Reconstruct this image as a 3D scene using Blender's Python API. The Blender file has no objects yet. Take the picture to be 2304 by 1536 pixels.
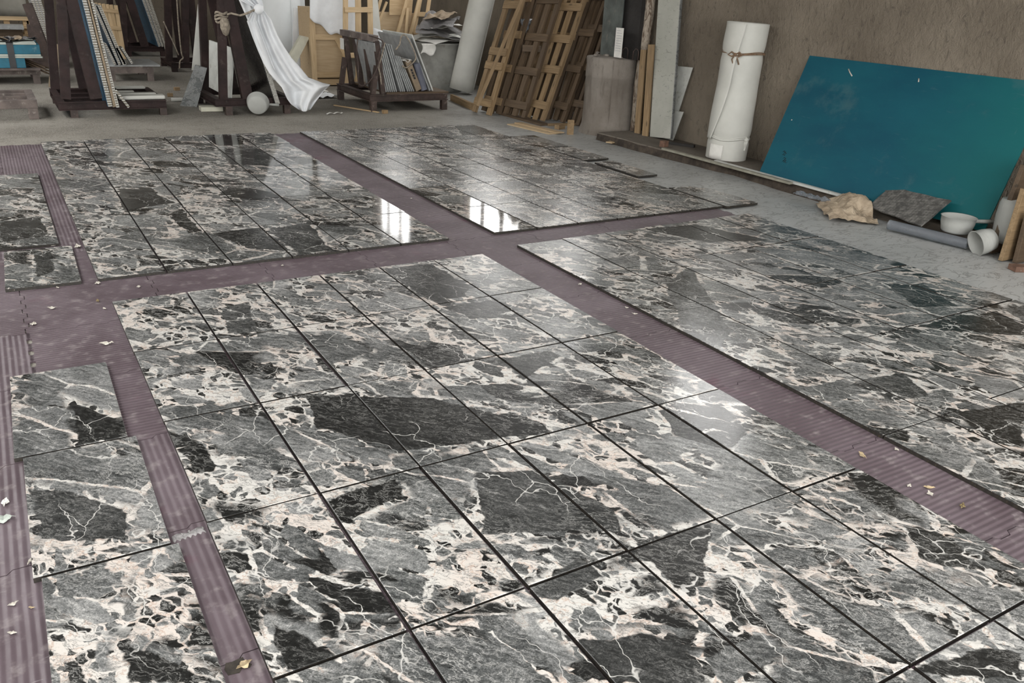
import bpy, math, random
from mathutils import Vector, Matrix, Euler, noise as mnoise

R = math.radians
sc = bpy.context.scene
col = sc.collection
rnd = random.Random(7)

# ------------------------------------------------------------------ camera
cam_d = bpy.data.cameras.new('camera')
cam_d.sensor_width = 36.0
FPX = 1872.57
cam_d.lens = 36.0 * FPX / 2304
cam_d.clip_start = .05
cam_d.clip_end = 200
cam = bpy.data.objects.new('camera', cam_d)
col.objects.link(cam)
CAM = Vector((-.3858, -4.9397, 1.7719))
cam.location = CAM
cam.rotation_euler = (R(66.9203), R(-2.6648), R(-30.8188))
sc.camera = cam
RM = Euler(cam.rotation_euler, 'XYZ').to_matrix()

# ------------------------------------------------------------------ world / light / exposure
sc.view_settings.view_transform = 'Standard'
sc.view_settings.look = 'None'
sc.view_settings.gamma = 1.0
sc.view_settings.use_curve_mapping = False
sc.view_settings.exposure = 0.0
w = bpy.data.worlds.new('sky')
sc.world = w
w.use_nodes = True
bg = w.node_tree.nodes['Background']
bg.inputs[0].default_value = (1.0, .99, .97, 1)
bg.inputs[1].default_value = 7.0

# building shell dimensions (metres)
X0, X1, Y0, Y1, ZT = -9.0, 6.95, -9.0, 19.0, 5.6
X2, YP = 7.62, 4.45          # beyond the column the right wall steps back
wx = lambda y: X1 if y < YP else X2
WINDOWS = [(-8.6, -5.2, 2.3), (1.3, 2.8, 2.4), (5.0, 7.2, 1.95), (7.9, 10.2, 2.0), (12.8, 15.0, 2.3)]   # y range and sill height of the openings, right wall; the first is unseen, added for its light
WZ1 = 4.3
GATE = (-7.5, 5.0, 3.9)                # wide door behind the photographer: x range, height
SKYL = [(-7.5, -5.5, -6.0, 12.0), (-1.6, .2, -8.0, -2.6), (-5.0, -3.0, -2.0, 16.0), (2.6, 4.8, -8.2, -4.2)]
def portal(loc, rot, sx, sy):
    d = bpy.data.lights.new('daylight_portal', 'AREA')
    d.shape = 'RECTANGLE'; d.size = sx; d.size_y = sy
    d.cycles.is_portal = True
    o = bpy.data.objects.new('daylight_portal', d)
    o.location = loc; o.rotation_euler = rot
    col.objects.link(o)
for a, b, WZ0 in WINDOWS:
    portal((wx(a) + .12, (a + b) / 2, (WZ0 + WZ1) / 2), (0, R(90), 0), WZ1 - WZ0, b - a)
portal(((GATE[0] + GATE[1]) / 2, Y0 - .1, GATE[2] / 2), (R(90), 0, 0), GATE[1] - GATE[0], GATE[2])
for a, b, c, d in SKYL:
    portal(((a + b) / 2, (c + d) / 2, ZT + .1), (0, 0, 0), b - a, d - c)

# ------------------------------------------------------------------ pixel -> space helpers (photo pixels 2304x1536)
def ray(u, v):
    return RM @ Vector(((u - 1152) / FPX, -(v - 768) / FPX, -1))
def G(u, v, z=0.0):
    d = ray(u, v); return CAM + d * ((z - CAM.z) / d.z)
def WX(u, v, x):
    d = ray(u, v); return CAM + d * ((x - CAM.x) / d.x)
def WY(u, v, y):
    d = ray(u, v); return CAM + d * ((y - CAM.y) / d.y)

# ------------------------------------------------------------------ mesh helper
class M:
    def __init__(s):
        s.v = []; s.f = []; s.g = []          # g: grain coordinates
        s.sm = []
    def add(s, vs, fs, gs=None, smooth=False):
        n = len(s.v)
        vs = [Vector(p) for p in vs]
        s.v += vs
        s.g += [Vector(p) for p in gs] if gs else [p.copy() for p in vs]
        s.f += [tuple(i + n for i in f) for f in fs]
        s.sm += [smooth] * len(fs)
        return s
    def para(s, o, a, b, c):
        """parallelepiped with corner o and edges a, b, c (grain runs along a)"""
        o, a, b, c = map(Vector, (o, a, b, c))
        if a.cross(b).dot(c) < 0: b, c = c, b
        vs = [o, o + a, o + a + b, o + b, o + c, o + a + c, o + a + b + c, o + b + c]
        off = Vector((rnd.uniform(0, 50), rnd.uniform(0, 50), rnd.uniform(0, 50)))
        A, B, Cc = a.length, b.length, c.length
        gs = [off + Vector(p) for p in ((0, 0, 0), (A, 0, 0), (A, B, 0), (0, B, 0), (0, 0, Cc), (A, 0, Cc), (A, B, Cc), (0, B, Cc))]
        return s.add(vs, [(3, 2, 1, 0), (4, 5, 6, 7), (0, 1, 5, 4), (1, 2, 6, 5), (2, 3, 7, 6), (3, 0, 4, 7)], gs)
    def box(s, c, sx, sy, sz, rz=0.0, grain=0):
        c = Vector(c); m = Matrix.Rotation(rz, 3, 'Z')
        e = [m @ Vector((sx, 0, 0)), m @ Vector((0, sy, 0)), Vector((0, 0, sz))]
        o = c - (e[0] + e[1] + e[2]) / 2
        k = e[grain:] + e[:grain]
        return s.para(o, *k)
    def beam(s, p0, p1, w, t, side=None):
        """bar from p0 to p1, width w along `side`, thickness t along the other normal"""
        p0, p1 = Vector(p0), Vector(p1); a = p1 - p0; d = a.normalized()
        sd = Vector(side) if side else (Vector((0, 0, 1)) if abs(d.z) < .9 else Vector((1, 0, 0)))
        sd = (sd - d * sd.dot(d)).normalized(); n = d.cross(sd)
        return s.para(p0 - sd * w / 2 - n * t / 2, a, sd * w, n * t)
    def tube(s, pts, r, n=10, cap=True, r2=None):
        pts = [Vector(p) for p in pts]; k = len(pts)
        t0 = (pts[1] - pts[0]).normalized()
        u = t0.orthogonal().normalized()
        vs = []; gs = []; L = 0
        for i, p in enumerate(pts):
            t = (pts[min(i + 1, k - 1)] - pts[max(i - 1, 0)]).normalized()
            u = (u - t * u.dot(t)).normalized(); w_ = t.cross(u)
            rr = r if r2 is None else r + (r2 - r) * i / (k - 1)
            if i: L += (p - pts[i - 1]).length
            for j in range(n):
                a = 2 * math.pi * j / n
                vs.append(p + (u * math.cos(a) + w_ * math.sin(a)) * rr)
                gs.append(Vector((L, math.cos(a) * rr, math.sin(a) * rr)))
        fs = []
        for i in range(k - 1):
            for j in range(n):
                fs.append((i * n + j, i * n + (j + 1) % n, (i + 1) * n + (j + 1) % n, (i + 1) * n + j))
        s.add(vs, fs, gs, True)
        if cap:
            b = len(s.v) - len(vs)
            s.f.append(tuple(b + j for j in range(n))[::-1]); s.sm.append(False)
            s.f.append(tuple(b + (k - 1) * n + j for j in range(n))); s.sm.append(False)
        return s
    def lathe(s, prof, n=32, base=(0, 0, 0), axis=(0, 0, 1), jit=None):
        """prof: list of (r, h) along axis"""
        base = Vector(base); ax = Vector(axis).normalized()
        u = Vector((0, 1, 0)).cross(ax)
        if u.length < .1: u = Vector((1, 0, 0))
        u = (u - ax * u.dot(ax)).normalized(); w_ = ax.cross(u)
        vs = []
        for i, (r, h) in enumerate(prof):
            for j in range(n):
                a = 2 * math.pi * j / n
                rr = r * (1 + (jit(a, h) if jit else 0))
                vs.append(base + ax * h + (u * math.cos(a) + w_ * math.sin(a)) * rr)
        fs = []
        for i in range(len(prof) - 1):
            for j in range(n):
                fs.append((i * n + j, i * n + (j + 1) % n, (i + 1) * n + (j + 1) % n, (i + 1) * n + j))
        return s.add(vs, fs, None, True)
    def grid(s, fn, nu, nv, smooth=True, t=0.0):
        """surface fn(u,v) u,v in 0..1; with thickness t (shell)"""
        P = [[Vector(fn(i / nu, j / nv)) for j in range(nv + 1)] for i in range(nu + 1)]
        vs = [p for r_ in P for p in r_]
        fs = [(i * (nv + 1) + j, (i + 1) * (nv + 1) + j, (i + 1) * (nv + 1) + j + 1, i * (nv + 1) + j + 1) for i in range(nu) for j in range(nv)]
        if t:
            N = len(vs); back = []
            for i in range(nu + 1):
                for j in range(nv + 1):
                    du = P[min(i + 1, nu)][j] - P[max(i - 1, 0)][j]
                    dv = P[i][min(j + 1, nv)] - P[i][max(j - 1, 0)]
                    nrm = du.cross(dv)
                    nrm = nrm.normalized() if nrm.length > 1e-9 else Vector((0, 0, 1))
                    back.append(P[i][j] - nrm * t)
            f2 = [tuple(N + k for k in f[::-1]) for f in fs]
            idx = lambda i, j: i * (nv + 1) + j
            rim = [idx(i, 0) for i in range(nu + 1)] + [idx(nu, j) for j in range(1, nv + 1)] + [idx(i, nv) for i in range(nu - 1, -1, -1)] + [idx(0, j) for j in range(nv - 1, 0, -1)]
            side = [(rim[(k + 1) % len(rim)], rim[k], rim[k] + N, rim[(k + 1) % len(rim)] + N) for k in range(len(rim))]
            return s.add(vs + back, fs + f2 + side, None, smooth)
        return s.add(vs, fs, None, smooth)
    def prism(s, pts, h):
        """extrude polygon (list of 3D points) by vector h"""
        pts = [Vector(p) for p in pts]; h = Vector(h); n = len(pts)
        nrm = Vector((0, 0, 0))
        for i in range(n): nrm += (pts[i] - pts[0]).cross(pts[(i + 1) % n] - pts[0])
        if nrm.dot(h) < 0: pts = pts[::-1]
        vs = pts + [p + h for p in pts]
        fs = [tuple(range(n))[::-1], tuple(range(n, 2 * n))] + [(i, (i + 1) % n, n + (i + 1) % n, n + i) for i in range(n)]
        return s.add(vs, fs)
    def build(s, name, mat, parent=None, bevel=0.0, origin=None):
        vs = s.v
        if parent is not None:
            org = parent_world(parent)
        else:
            if origin is None:
                lo = [min(p[i] for p in vs) for i in range(3)]; hi = [max(p[i] for p in vs) for i in range(3)]
                origin = Vector(((lo[0] + hi[0]) / 2, (lo[1] + hi[1]) / 2, lo[2]))
            org = Vector(origin)
        me = bpy.data.meshes.new(name)
        me.from_pydata([tuple(p - org) for p in vs], [], s.f)
        at = me.attributes.new('grain', 'FLOAT_VECTOR', 'POINT')
        flat = []
        for p in s.g: flat += [p.x, p.y, p.z]
        at.data.foreach_set('vector', flat)
        me.polygons.foreach_set('use_smooth', s.sm)
        me.materials.append(mat)
        me.update()
        o = bpy.data.objects.new(name, me)
        col.objects.link(o)
        if parent is None: o.location = org
        else: o.parent = parent
        if bevel:
            b = o.modifiers.new('bevel', 'BEVEL'); b.width = bevel; b.segments = 2; b.limit_method = 'ANGLE'
        return o
def parent_world(o):
    p = Vector((0, 0, 0))
    while o is not None:
        p += o.location; o = o.parent
    return p
def tag(o, label, cat, group=None, kind=None):
    o['label'] = label; o['category'] = cat
    if group: o['group'] = group
    if kind: o['kind'] = kind
    return o
def thing(name, label, cat, loc, group=None):
    o = bpy.data.objects.new(name, None); o.empty_display_size = .1
    col.objects.link(o); o.location = loc
    return tag(o, label, cat, group)
def struct(o):
    o['kind'] = 'structure'; return o

# ------------------------------------------------------------------ material helper
class NT:
    def __init__(s, name):
        s.m = bpy.data.materials.new(name); s.m.use_nodes = True
        s.t = s.m.node_tree; s.b = s.t.nodes['Principled BSDF']
    def n(s, typ, ins=(), **kw):
        nd = s.t.nodes.new(typ)
        for k, v in kw.items(): setattr(nd, k, v)
        for k, v in (ins.items() if isinstance(ins, dict) else enumerate(ins)):
            if v is None: continue
            if isinstance(v, bpy.types.NodeSocket): s.t.links.new(v, nd.inputs[k])
            else: nd.inputs[k].default_value = v
        return nd
    def pos(s): return s.n('ShaderNodeNewGeometry').outputs['Position']
    def objc(s): return s.n('ShaderNodeTexCoord').outputs['Object']
    def attr(s, name, typ='GEOMETRY', out='Vector'): return s.n('ShaderNodeAttribute', attribute_name=name, attribute_type=typ).outputs[out]
    def map(s, vec, loc=(0, 0, 0), rot=(0, 0, 0), scale=(1, 1, 1)):
        return s.n('ShaderNodeMapping', [vec, loc, rot, scale]).outputs[0]
    def noise(s, vec, scale, detail=4, rough=.55, dist=0.0, out=0):
        return s.n('ShaderNodeTexNoise', {'Vector': vec, 'Scale': scale, 'Detail': detail, 'Roughness': rough, 'Distortion': dist}).outputs[out]
    def vor(s, vec, scale, feature='F1', out='Distance', rand=1.0):
        nd = s.n('ShaderNodeTexVoronoi', feature=feature)
        s.t.links.new(vec, nd.inputs['Vector']); nd.inputs['Scale'].default_value = scale
        nd.inputs['Randomness'].default_value = rand
        return nd.outputs[out]
    def math(s, op, a, b=0.0, c=0.0, clamp=False):
        return s.n('ShaderNodeMath', [a, b, c], operation=op, use_clamp=clamp).outputs[0]
    def vm(s, op, a, b=(0, 0, 0), out=0):
        return s.n('ShaderNodeVectorMath', [a, b], operation=op).outputs[out]
    def vscale(s, a, f):
        return s.n('ShaderNodeVectorMath', {0: a, 3: f}, operation='SCALE').outputs[0]
    def mix(s, f, a, b, typ='MIX'):
        nd = s.n('ShaderNodeMix', data_type='RGBA', blend_type=typ)
        for k, v in ((0, f), (6, a), (7, b)):
            if isinstance(v, bpy.types.NodeSocket): s.t.links.new(v, nd.inputs[k])
            else: nd.inputs[k].default_value = (tuple(v) + (1,)) if k and len(v) == 3 else v
        return nd.outputs[2]
    def ss(s, x, a, b, lo=0.0, hi=1.0):
        return s.n('ShaderNodeMapRange', [x, a, b, lo, hi], interpolation_type='SMOOTHSTEP').outputs[0]
    def lin(s, x, a, b, lo=0.0, hi=1.0):
        return s.n('ShaderNodeMapRange', [x, a, b, lo, hi]).outputs[0]
    def ramp(s, f, stops, interp='LINEAR'):
        nd = s.n('ShaderNodeValToRGB', [f]); cr = nd.color_ramp; cr.interpolation = interp
        while len(cr.elements) < len(stops): cr.elements.new(.5)
        for e, (p, c) in zip(cr.elements, stops):
            e.position = p; e.color = tuple(c) + (1,)
        return nd.outputs[0]
    def sep(s, v): return s.n('ShaderNodeSeparateXYZ', [v]).outputs
    def comb(s, x, y, z=0.0): return s.n('ShaderNodeCombineXYZ', [x, y, z]).outputs[0]
    def bump(s, h, strength=.3, dist=.01, normal=None):
        return s.n('ShaderNodeBump', {'Strength': strength, 'Distance': dist, 'Height': h, 'Normal': normal}).outputs[0]
    def out(s, color=None, rough=None, normal=None, **kw):
        for k, v in (('Base Color', color), ('Roughness', rough), ('Normal', normal), *((k.replace('_', ' '), v) for k, v in kw.items())):
            if v is None: continue
            if isinstance(v, bpy.types.NodeSocket): s.t.links.new(v, s.b.inputs[k])
            else: s.b.inputs[k].default_value = (tuple(v) + (1,)) if isinstance(v, (tuple, list)) and len(v) == 3 else v
        return s.m

def plain(name, c, rough=.6, var=.25, scale=6.0, bump=.15, metallic=0.0, spec=None, dirt=None):
    """coloured surface with mottled variation and fine relief"""
    t = NT(name); p = t.objc()
    a = t.noise(p, scale, 5, .6)
    b = t.noise(p, scale * 7, 4, .6)
    dark = tuple(x * (1 - var) for x in c); lite = tuple(min(1, x * (1 + var)) for x in c)
    cc = t.mix(t.ss(a, .3, .7), dark, lite)
    if dirt:
        cc = t.mix(t.ss(t.noise(t.map(p, (3, 7, 1)), scale * 1.7, 6, .7), .56, .7), cc, dirt)
    r = t.lin(b, .3, .7, rough - .08, rough + .08)
    kw = dict(Metallic=metallic)
    if spec is not None: kw['Specular_IOR_Level'] = spec
    return t.out(cc, r, t.bump(b, bump, .004), **kw)

# ---- marble
def mat_marble():
    t = NT('breccia_marble')
    fin = t.sep(t.attr('finish', 'OBJECT'))
    loc = t.vm('MULTIPLY', t.objc(), t.comb(fin[1], fin[2], 1.0)); P0 = t.vm('ADD', loc, t.attr('off', 'OBJECT'))
    xy = t.sep(P0); PW = t.comb(xy[0], xy[1], 0.0); P = t.vscale(PW, .58)
    def warp(scale, det, amp):
        return t.vscale(t.vm('SUBTRACT', t.noise(P, scale, det, .55, out=1), (.5, .5, .5)), amp)
    w1 = warp(2.4, 2, .26); w2 = warp(11., 3, .05); w3 = warp(50., 2, .012)
    w23 = t.vm('ADD', w2, w3)
    Pw = t.vm('ADD', P, t.vm('ADD', w1, w23))
    Ps = t.vm('ADD', P, w23)
    AN = R(38)
    def fr(vec, sx, sy, ang=AN, loc=(0, 0, 0)):
        return t.n('ShaderNodeMapping', [vec, loc, (0, 0, ang), (1 / sx, 1 / sy, 1)], vector_type='TEXTURE').outputs[0]
    # rivers of pale matrix : ridged, stretched noise
    rv = t.noise(fr(Pw, 1.5, .8, loc=(4.2, 7.7, 0)), 2.6, 3, .5, .35)
    rv2 = t.noise(fr(Pw, 1.8, .7, R(52), (11, 3, 0)), 2.2, 3, .5, .3)
    width = t.lin(t.noise(P, 2.6, 2), .34, .66, -.016, .055)
    ridge = t.math('MINIMUM', t.math('ABSOLUTE', t.math('SUBTRACT', rv, .5)), t.math('ABSOLUTE', t.math('SUBTRACT', rv2, .47)))
    matrix = t.ss(t.math('SUBTRACT', ridge, width), .006, -.004)
    rimz = t.ss(t.math('SUBTRACT', ridge, width), .05, .0)         # neighbourhood of the rivers
    # angular clasts of three sizes
    Q1 = fr(t.vm('ADD', P, t.vm('ADD', t.vscale(w1, .5), w3)), 1.6, .85)
    b_d = t.vor(Q1, 3.6, 'DISTANCE_TO_EDGE'); b_c = t.sep(t.vor(Q1, 3.6, 'F1', 'Color'))
    Q2 = fr(t.vm('ADD', P, t.vm('ADD', t.vscale(w1, .5), w3)), 1.55, .75, R(30), (3.3, 1.7, 0))
    m_d = t.vor(Q2, 12., 'DISTANCE_TO_EDGE'); m_c = t.sep(t.vor(Q2, 12., 'F1', 'Color'))
    Q3 = fr(t.vm('ADD', P, w23), 1.4, .85, R(24), (9.1, 4.7, 0))
    s_d = t.vor(Q3, 34., 'DISTANCE_TO_EDGE'); s_c = t.sep(t.vor(Q3, 34., 'F1', 'Color'))
    # fine grain
    st = t.noise(fr(Ps, 8., .85), 11., 8, .76)
    sp = t.noise(P, 330., 3, .75); sp2 = t.noise(P, 100., 4, .7); md = t.noise(P, 5.5, 4, .6)
    tone = t.math('ADD', t.math('MULTIPLY', st, .85), t.math('MULTIPLY', sp, .55))
    tone = t.math('ADD', tone, t.math('ADD', t.math('MULTIPLY', sp2, .5), t.math('MULTIPLY', md, .45)))    # mean 1.125
    x = t.lin(tone, .96, 1.40)
    grey = t.ramp(x, [(0, (.016, .0165, .0165)), (.38, (.062, .065, .064)), (.62, (.125, .129, .126)), (.85, (.25, .25, .245)), (1, (.48, .475, .46))])
    dark = t.ramp(x, [(0, (.005, .005, .0046)), (.5, (.013, .0132, .0125)), (.78, (.028, .0285, .027)), (1, (.14, .138, .13))])
    lite = t.ramp(x, [(0, (.035, .036, .035)), (.4, (.125, .129, .127)), (.7, (.24, .243, .238)), (1, (.5, .495, .475))])
    def pick(c, a0, a1):
        q = t.mix(t.ss(c, a1 - .01, a1 + .01), grey, lite)
        return t.mix(t.ss(c, a0 + .01, a0 - .01), q, dark)
    field_ = pick(b_c[0], .2, .6)
    c_mid = pick(m_c[0], .36, .72)
    c_sm = pick(s_c[0], .5, .85)
    # pale matrix
    pk = t.ss(t.noise(P, 4., 3, .55), .44, .6)
    cream = t.mix(pk, (.585, .57, .535), (.60, .54, .49))
    vein_n = t.math('ABSOLUTE', t.math('SUBTRACT', t.noise(Ps, 15., 5, .62), .5))
    cream = t.mix(t.math('MULTIPLY', t.ss(vein_n, .02, .003), .6), cream, (.42, .29, .22))
    gv = t.math('ABSOLUTE', t.math('SUBTRACT', t.noise(fr(Ps, 2.4, .9, R(44), (5, 5, 0)), 22., 5, .68), .5))
    cream = t.mix(t.math('MULTIPLY', t.ss(gv, .03, .006), .75), cream, (.16, .158, .15))
    cream = t.mix(t.math('MULTIPLY', t.ss(sp2, .54, .68), .5), cream, (.33, .325, .31))
    in_m = t.math('MULTIPLY', t.ss(m_d, .06, .09), t.ss(m_c[1], .42, .44))
    in_s = t.math('MULTIPLY', t.ss(s_d, .07, .11), t.ss(s_c[1], .45, .47))
    mcol = t.mix(in_s, cream, c_sm)
    mcol = t.mix(in_m, mcol, c_mid)
    # crumbly breccia : small fragments in pale cement next to the rivers
    crumb = t.mix(t.math('MULTIPLY', t.ss(s_d, .05, .1), t.ss(s_c[2], .2, .22)), cream, c_sm)
    crumb = t.mix(t.math('MULTIPLY', t.ss(m_d, .035, .06), t.ss(m_c[2], .35, .37)), crumb, c_mid)
    zc = t.math('MULTIPLY', t.ss(t.noise(P, 3.1, 3, .5), .46, .49), rimz)
    # thin pale seams between large clasts
    seam = t.math('MULTIPLY', t.ss(b_d, .02, .012), t.ss(t.noise(P, 6., 2), .42, .52))
    base = t.mix(seam, field_, cream)
    base = t.mix(zc, base, crumb)
    colr = t.mix(matrix, base, mcol)
    # explicit large dark clasts of each tile
    pw = t.vm('ADD', PW, t.vscale(t.vm('ADD', t.vscale(w1, .22), w23), 1.5))
    pw = t.vm('ADD', t.vm('MULTIPLY', pw, (1, 1, 0)), (0, 0, 1))
    inside = None
    for k in 'abcd':
        sd = None
        for e in range(5):
            q = t.vm('DOT_PRODUCT', pw, t.attr('clast_%s%d' % (k, e), 'OBJECT'), out=1)
            sd = q if sd is None else t.math('MAXIMUM', sd, q)
        tone_k = t.sep(t.attr('clast_tone', 'OBJECT'))['abc'.index(k)] if k != 'd' else t.attr('clast_tone_d', 'OBJECT', 'Fac')
        m_in = t.ss(sd, .004, -.004)
        rim = t.math('MULTIPLY', t.ss(sd, .05, .012), t.ss(md, .38, .5))
        colr = t.mix(rim, colr, mcol)
        colr = t.mix(m_in, colr, t.mix(tone_k, dark, grey)); inside = m_in if inside is None else t.math('MAXIMUM', inside, m_in)
    # hairline white veins
    cv = t.vor(fr(t.vm('ADD', Pw, w2), 1.7, .8, R(12), (7, 3, 0)), 6., 'DISTANCE_TO_EDGE')
    colr = t.mix(t.math('MULTIPLY', t.math('MULTIPLY', t.ss(cv, .013, .003), t.ss(t.noise(P, 4.2, 2), .45, .56)), .85), colr, (.56, .55, .52))
    cv2 = t.math('ABSOLUTE', t.math('SUBTRACT', t.noise(fr(Ps, 2.4, .8, R(46), (2, 9, 0)), 21., 6, .7), .5))
    colr = t.mix(t.math('MULTIPLY', t.ss(cv2, .02, .004), t.math('MULTIPLY', t.lin(t.noise(P, 3., 2), .35, .65, .1, .75), t.lin(inside, 0, 1, 1, .55))), colr, (.5, .495, .47))
    # finish
    gl = fin[0]
    rgh = t.math('ADD', gl, t.math('MULTIPLY', t.math('SUBTRACT', sp2, .5), .12), clamp=True)
    h = t.math('ADD', t.math('MULTIPLY', st, .7), t.math('MULTIPLY', sp2, .5))
    nb = t.bump(h, t.lin(gl, .05, .3, .0, .22), .003)
    return t.out(colr, rgh, nb, Specular_IOR_Level=.46)
MARBLE = mat_marble()

def mat_mat():
    t = NT('purple_foam_mat'); p = t.objc(); P = t.pos()
    y = t.sep(p)[1]
    wv = t.math('SINE', t.math('ADD', t.math('MULTIPLY', y, 2 * math.pi / .026), t.math('MULTIPLY', t.noise(P, 3., 2), 1.5)))
    n1 = t.noise(P, 1.6, 5, .6); n2 = t.noise(P, 14., 5, .65)
    c = t.mix(t.ss(n1, .35, .65), (.092, .067, .077), (.145, .113, .128))
    c = t.mix(t.math('MULTIPLY', t.ss(n2, .52, .7), .55), c, (.27, .235, .235))          # dust
    c = t.mix(t.math('MULTIPLY', t.ss(t.noise(P, 2.6, 3, .5), .62, .72), .6), c, (.11, .045, .065))   # damp red stains
    sc_ = t.noise(t.map(P, (0, 0, 0), (0, 0, .3), (2, 9, 1)), 7., 4, .6)
    c = t.mix(t.math('MULTIPLY', t.ss(sc_, .66, .74), .5), c, (.36, .34, .34))
    c = t.mix(t.lin(wv, -1, 1, .12, 0), c, (.05, .035, .04))  # shade in the grooves between ribs painted into the colour
    b1 = t.bump(wv, .3, .005)
    b2 = t.bump(n2, .25, .006, b1)
    return t.out(c, t.lin(n2, .3, .7, .42, .62), b2)
MAT = mat_mat()

def mat_floor():
    t = NT('dusty_concrete'); P = t.pos(); x = t.sep(P)
    n1 = t.noise(P, .7, 6, .6); n2 = t.noise(P, 9., 6, .7); n3 = t.noise(P, 60., 4, .7)
    rough_c = t.mix(t.ss(n1, .35, .65), (.135, .122, .102), (.245, .228, .196))
    rough_c = t.mix(t.math('MULTIPLY', t.ss(n3, .46, .62), .75), rough_c, (.37, .35, .31))
    rough_c = t.mix(t.math('MULTIPLY', t.ss(n2, .52, .66), .45), rough_c, (.09, .08, .065))
    smooth_c = t.mix(t.ss(n1, .3, .7), (.36, .367, .36), (.47, .478, .468))
    st = t.noise(t.map(P, (4, 1, 0), (0, 0, 0), (1, 2.2, 1)), 3.4, 5, .62, .8)
    smooth_c = t.mix(t.math('MULTIPLY', t.ss(t.math('ABSOLUTE', t.math('SUBTRACT', st, .52)), .028, .0), .55), smooth_c, (.12, .115, .105))
    smooth_c = t.mix(t.math('MULTIPLY', t.ss(n2, .55, .7), .35), smooth_c, (.16, .155, .145))
    k = t.ss(t.math('ADD', t.math('SUBTRACT', x[0], t.math('MULTIPLY', x[1], .42)), t.math('MULTIPLY', n1, 1.2)), 2.9, 4.2)
    c = t.mix(k, rough_c, smooth_c)
    r = t.lin(k, 0, 1, .82, .42)
    h = t.math('ADD', t.math('MULTIPLY', n2, .7), t.math('MULTIPLY', n3, .3))
    return t.out(c, r, t.bump(h, t.lin(k, 0, 1, .8, .12), .02))
FLOOR = mat_floor()

def mat_plaster():
    t = NT('rough_cement_plaster'); P = t.pos()
    n1 = t.noise(P, .9, 5, .6); n2 = t.noise(t.map(P, (0, 0, 0), (R(25), 0, 0), (1, 1.7, 1)), 11., 6, .68, .6); n3 = t.noise(P, 50., 4, .7)
    c = t.mix(t.ss(n1, .32, .68), (.155, .128, .096), (.25, .213, .165))
    c = t.mix(t.math('MULTIPLY', t.ss(n2, .56, .68), .6), c, (.07, .058, .047))
    c = t.mix(t.math('MULTIPLY', t.ss(n3, .5, .7), .3), c, (.22, .195, .16))
    h = t.math('ADD', t.math('MULTIPLY', n2, 1.), t.math('MULTIPLY', n3, .35))
    return t.out(c, .9, t.bump(h, .85, .03))
PLASTER = mat_plaster()

def mat_wood(name, c1, c2, c3, rough=.68, stain=.5):
    t = NT(name); g = t.attr('grain')
    r1 = t.n('ShaderNodeObjectInfo').outputs['Random']
    g2 = t.vm('ADD', g, t.comb(t.math('MULTIPLY', r1, 31.), t.math('MULTIPLY', r1, 17.), 0.))
    gr = t.noise(t.map(g2, (0, 0, 0), (0, 0, 0), (.9, 14, 14)), 3.2, 6, .65, .7)
    lg = t.noise(t.map(g2, (0, 0, 0), (0, 0, 0), (.5, 3, 3)), 1.3, 4, .6)
    fn = t.noise(t.map(g2, (0, 0, 0), (0, 0, 0), (4, 60, 60)), 4., 3, .6)
    c = t.mix(t.ss(gr, .3, .7), c1, c2)
    c = t.mix(t.math('MULTIPLY', t.ss(lg, .5, .75), stain), c, c3)
    c = t.mix(t.lin(r1, 0, 1, 0, .35), c, c3)
    kn = t.vor(t.map(g2, (0, 0, 0), (0, 0, 0), (2.2, 7, 7)), 1.0)
    c = t.mix(t.math('MULTIPLY', t.ss(kn, .12, .05), .6), c, tuple(x * .35 for x in c3))
    return t.out(c, rough, t.bump(t.math('ADD', gr, fn), .3, .004))
WOOD = mat_wood('pallet_wood', (.22, .145, .072), (.36, .25, .135), (.11, .075, .045))
WOOD_OLD = mat_wood('weathered_wood', (.085, .056, .032), (.15, .102, .06), (.04, .028, .02))
WOOD_PALE = mat_wood('pale_pine', (.50, .36, .20), (.66, .50, .31), (.33, .22, .11), stain=.35)
PLY = mat_wood('plywood', (.47, .35, .21), (.58, .45, .29), (.36, .25, .14), stain=.3)
STEEL = plain('oxide_red_steel', (.026, .0135, .0125), .6, .4, 4, .2, spec=.3, dirt=(.055, .04, .034))
STEEL_N = plain('rusty_brown_steel', (.055, .036, .03), .6, .4, 6, .2, dirt=(.16, .13, .11))
DIRTY_STEEL = plain('splattered_brown_steel', (.13, .105, .095), .7, .35, 5, .25, dirt=(.33, .3, .27))
BLUEFILM = plain('blue_protective_film', (.035, .10, .17), .38, .35, 5, .08, dirt=(.07, .14, .2))
DARKBLUE = plain('dark_blue_film', (.02, .045, .075), .35, .3, 5, .08)
WHITEFOAM = plain('white_packing_foam', (.55, .55, .51), .62, .07, 3, .1)
GREYSLAB = plain('grey_stone_slab', (.30, .31, .31), .45, .2, 9, .12, dirt=(.2, .2, .2))
WHITEPANEL = plain('white_panel', (.55, .56, .53), .6, .12, 5, .15, dirt=(.36, .35, .31))
PAPER = plain('paper', (.72, .71, .67), .8, .08, 12, .1)
BEIGE = plain('beige_foam_block', (.56, .55, .45), .7, .1, 6, .15)
ROPE = plain('dirty_rope', (.28, .24, .19), .9, .35, 30, .5)
CARDBOARD = plain('cardboard', (.27, .21, .145), .8, .2, 6, .15)
BLACKPL = plain('black_plastic', (.02, .02, .022), .4, .3, 5, .1)
GREYPLASTIC = plain('grey_plastic_tube', (.14, .15, .19), .35, .15, 5, .05)
BRICKRED = plain('brown_offcut', (.16, .09, .062), .8, .3, 12, .3, dirt=(.25, .2, .16))
DARKSLAB = plain('black_filmed_slab', (.022, .021, .02), .22, .4, 3, .05)
DRUM = plain('dusty_grey_drum', (.27, .27, .25), .6, .25, 3, .12, dirt=(.19, .17, .15))
STRING = plain('brown_string', (.2, .13, .08), .85, .3, 30, .4)
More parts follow.
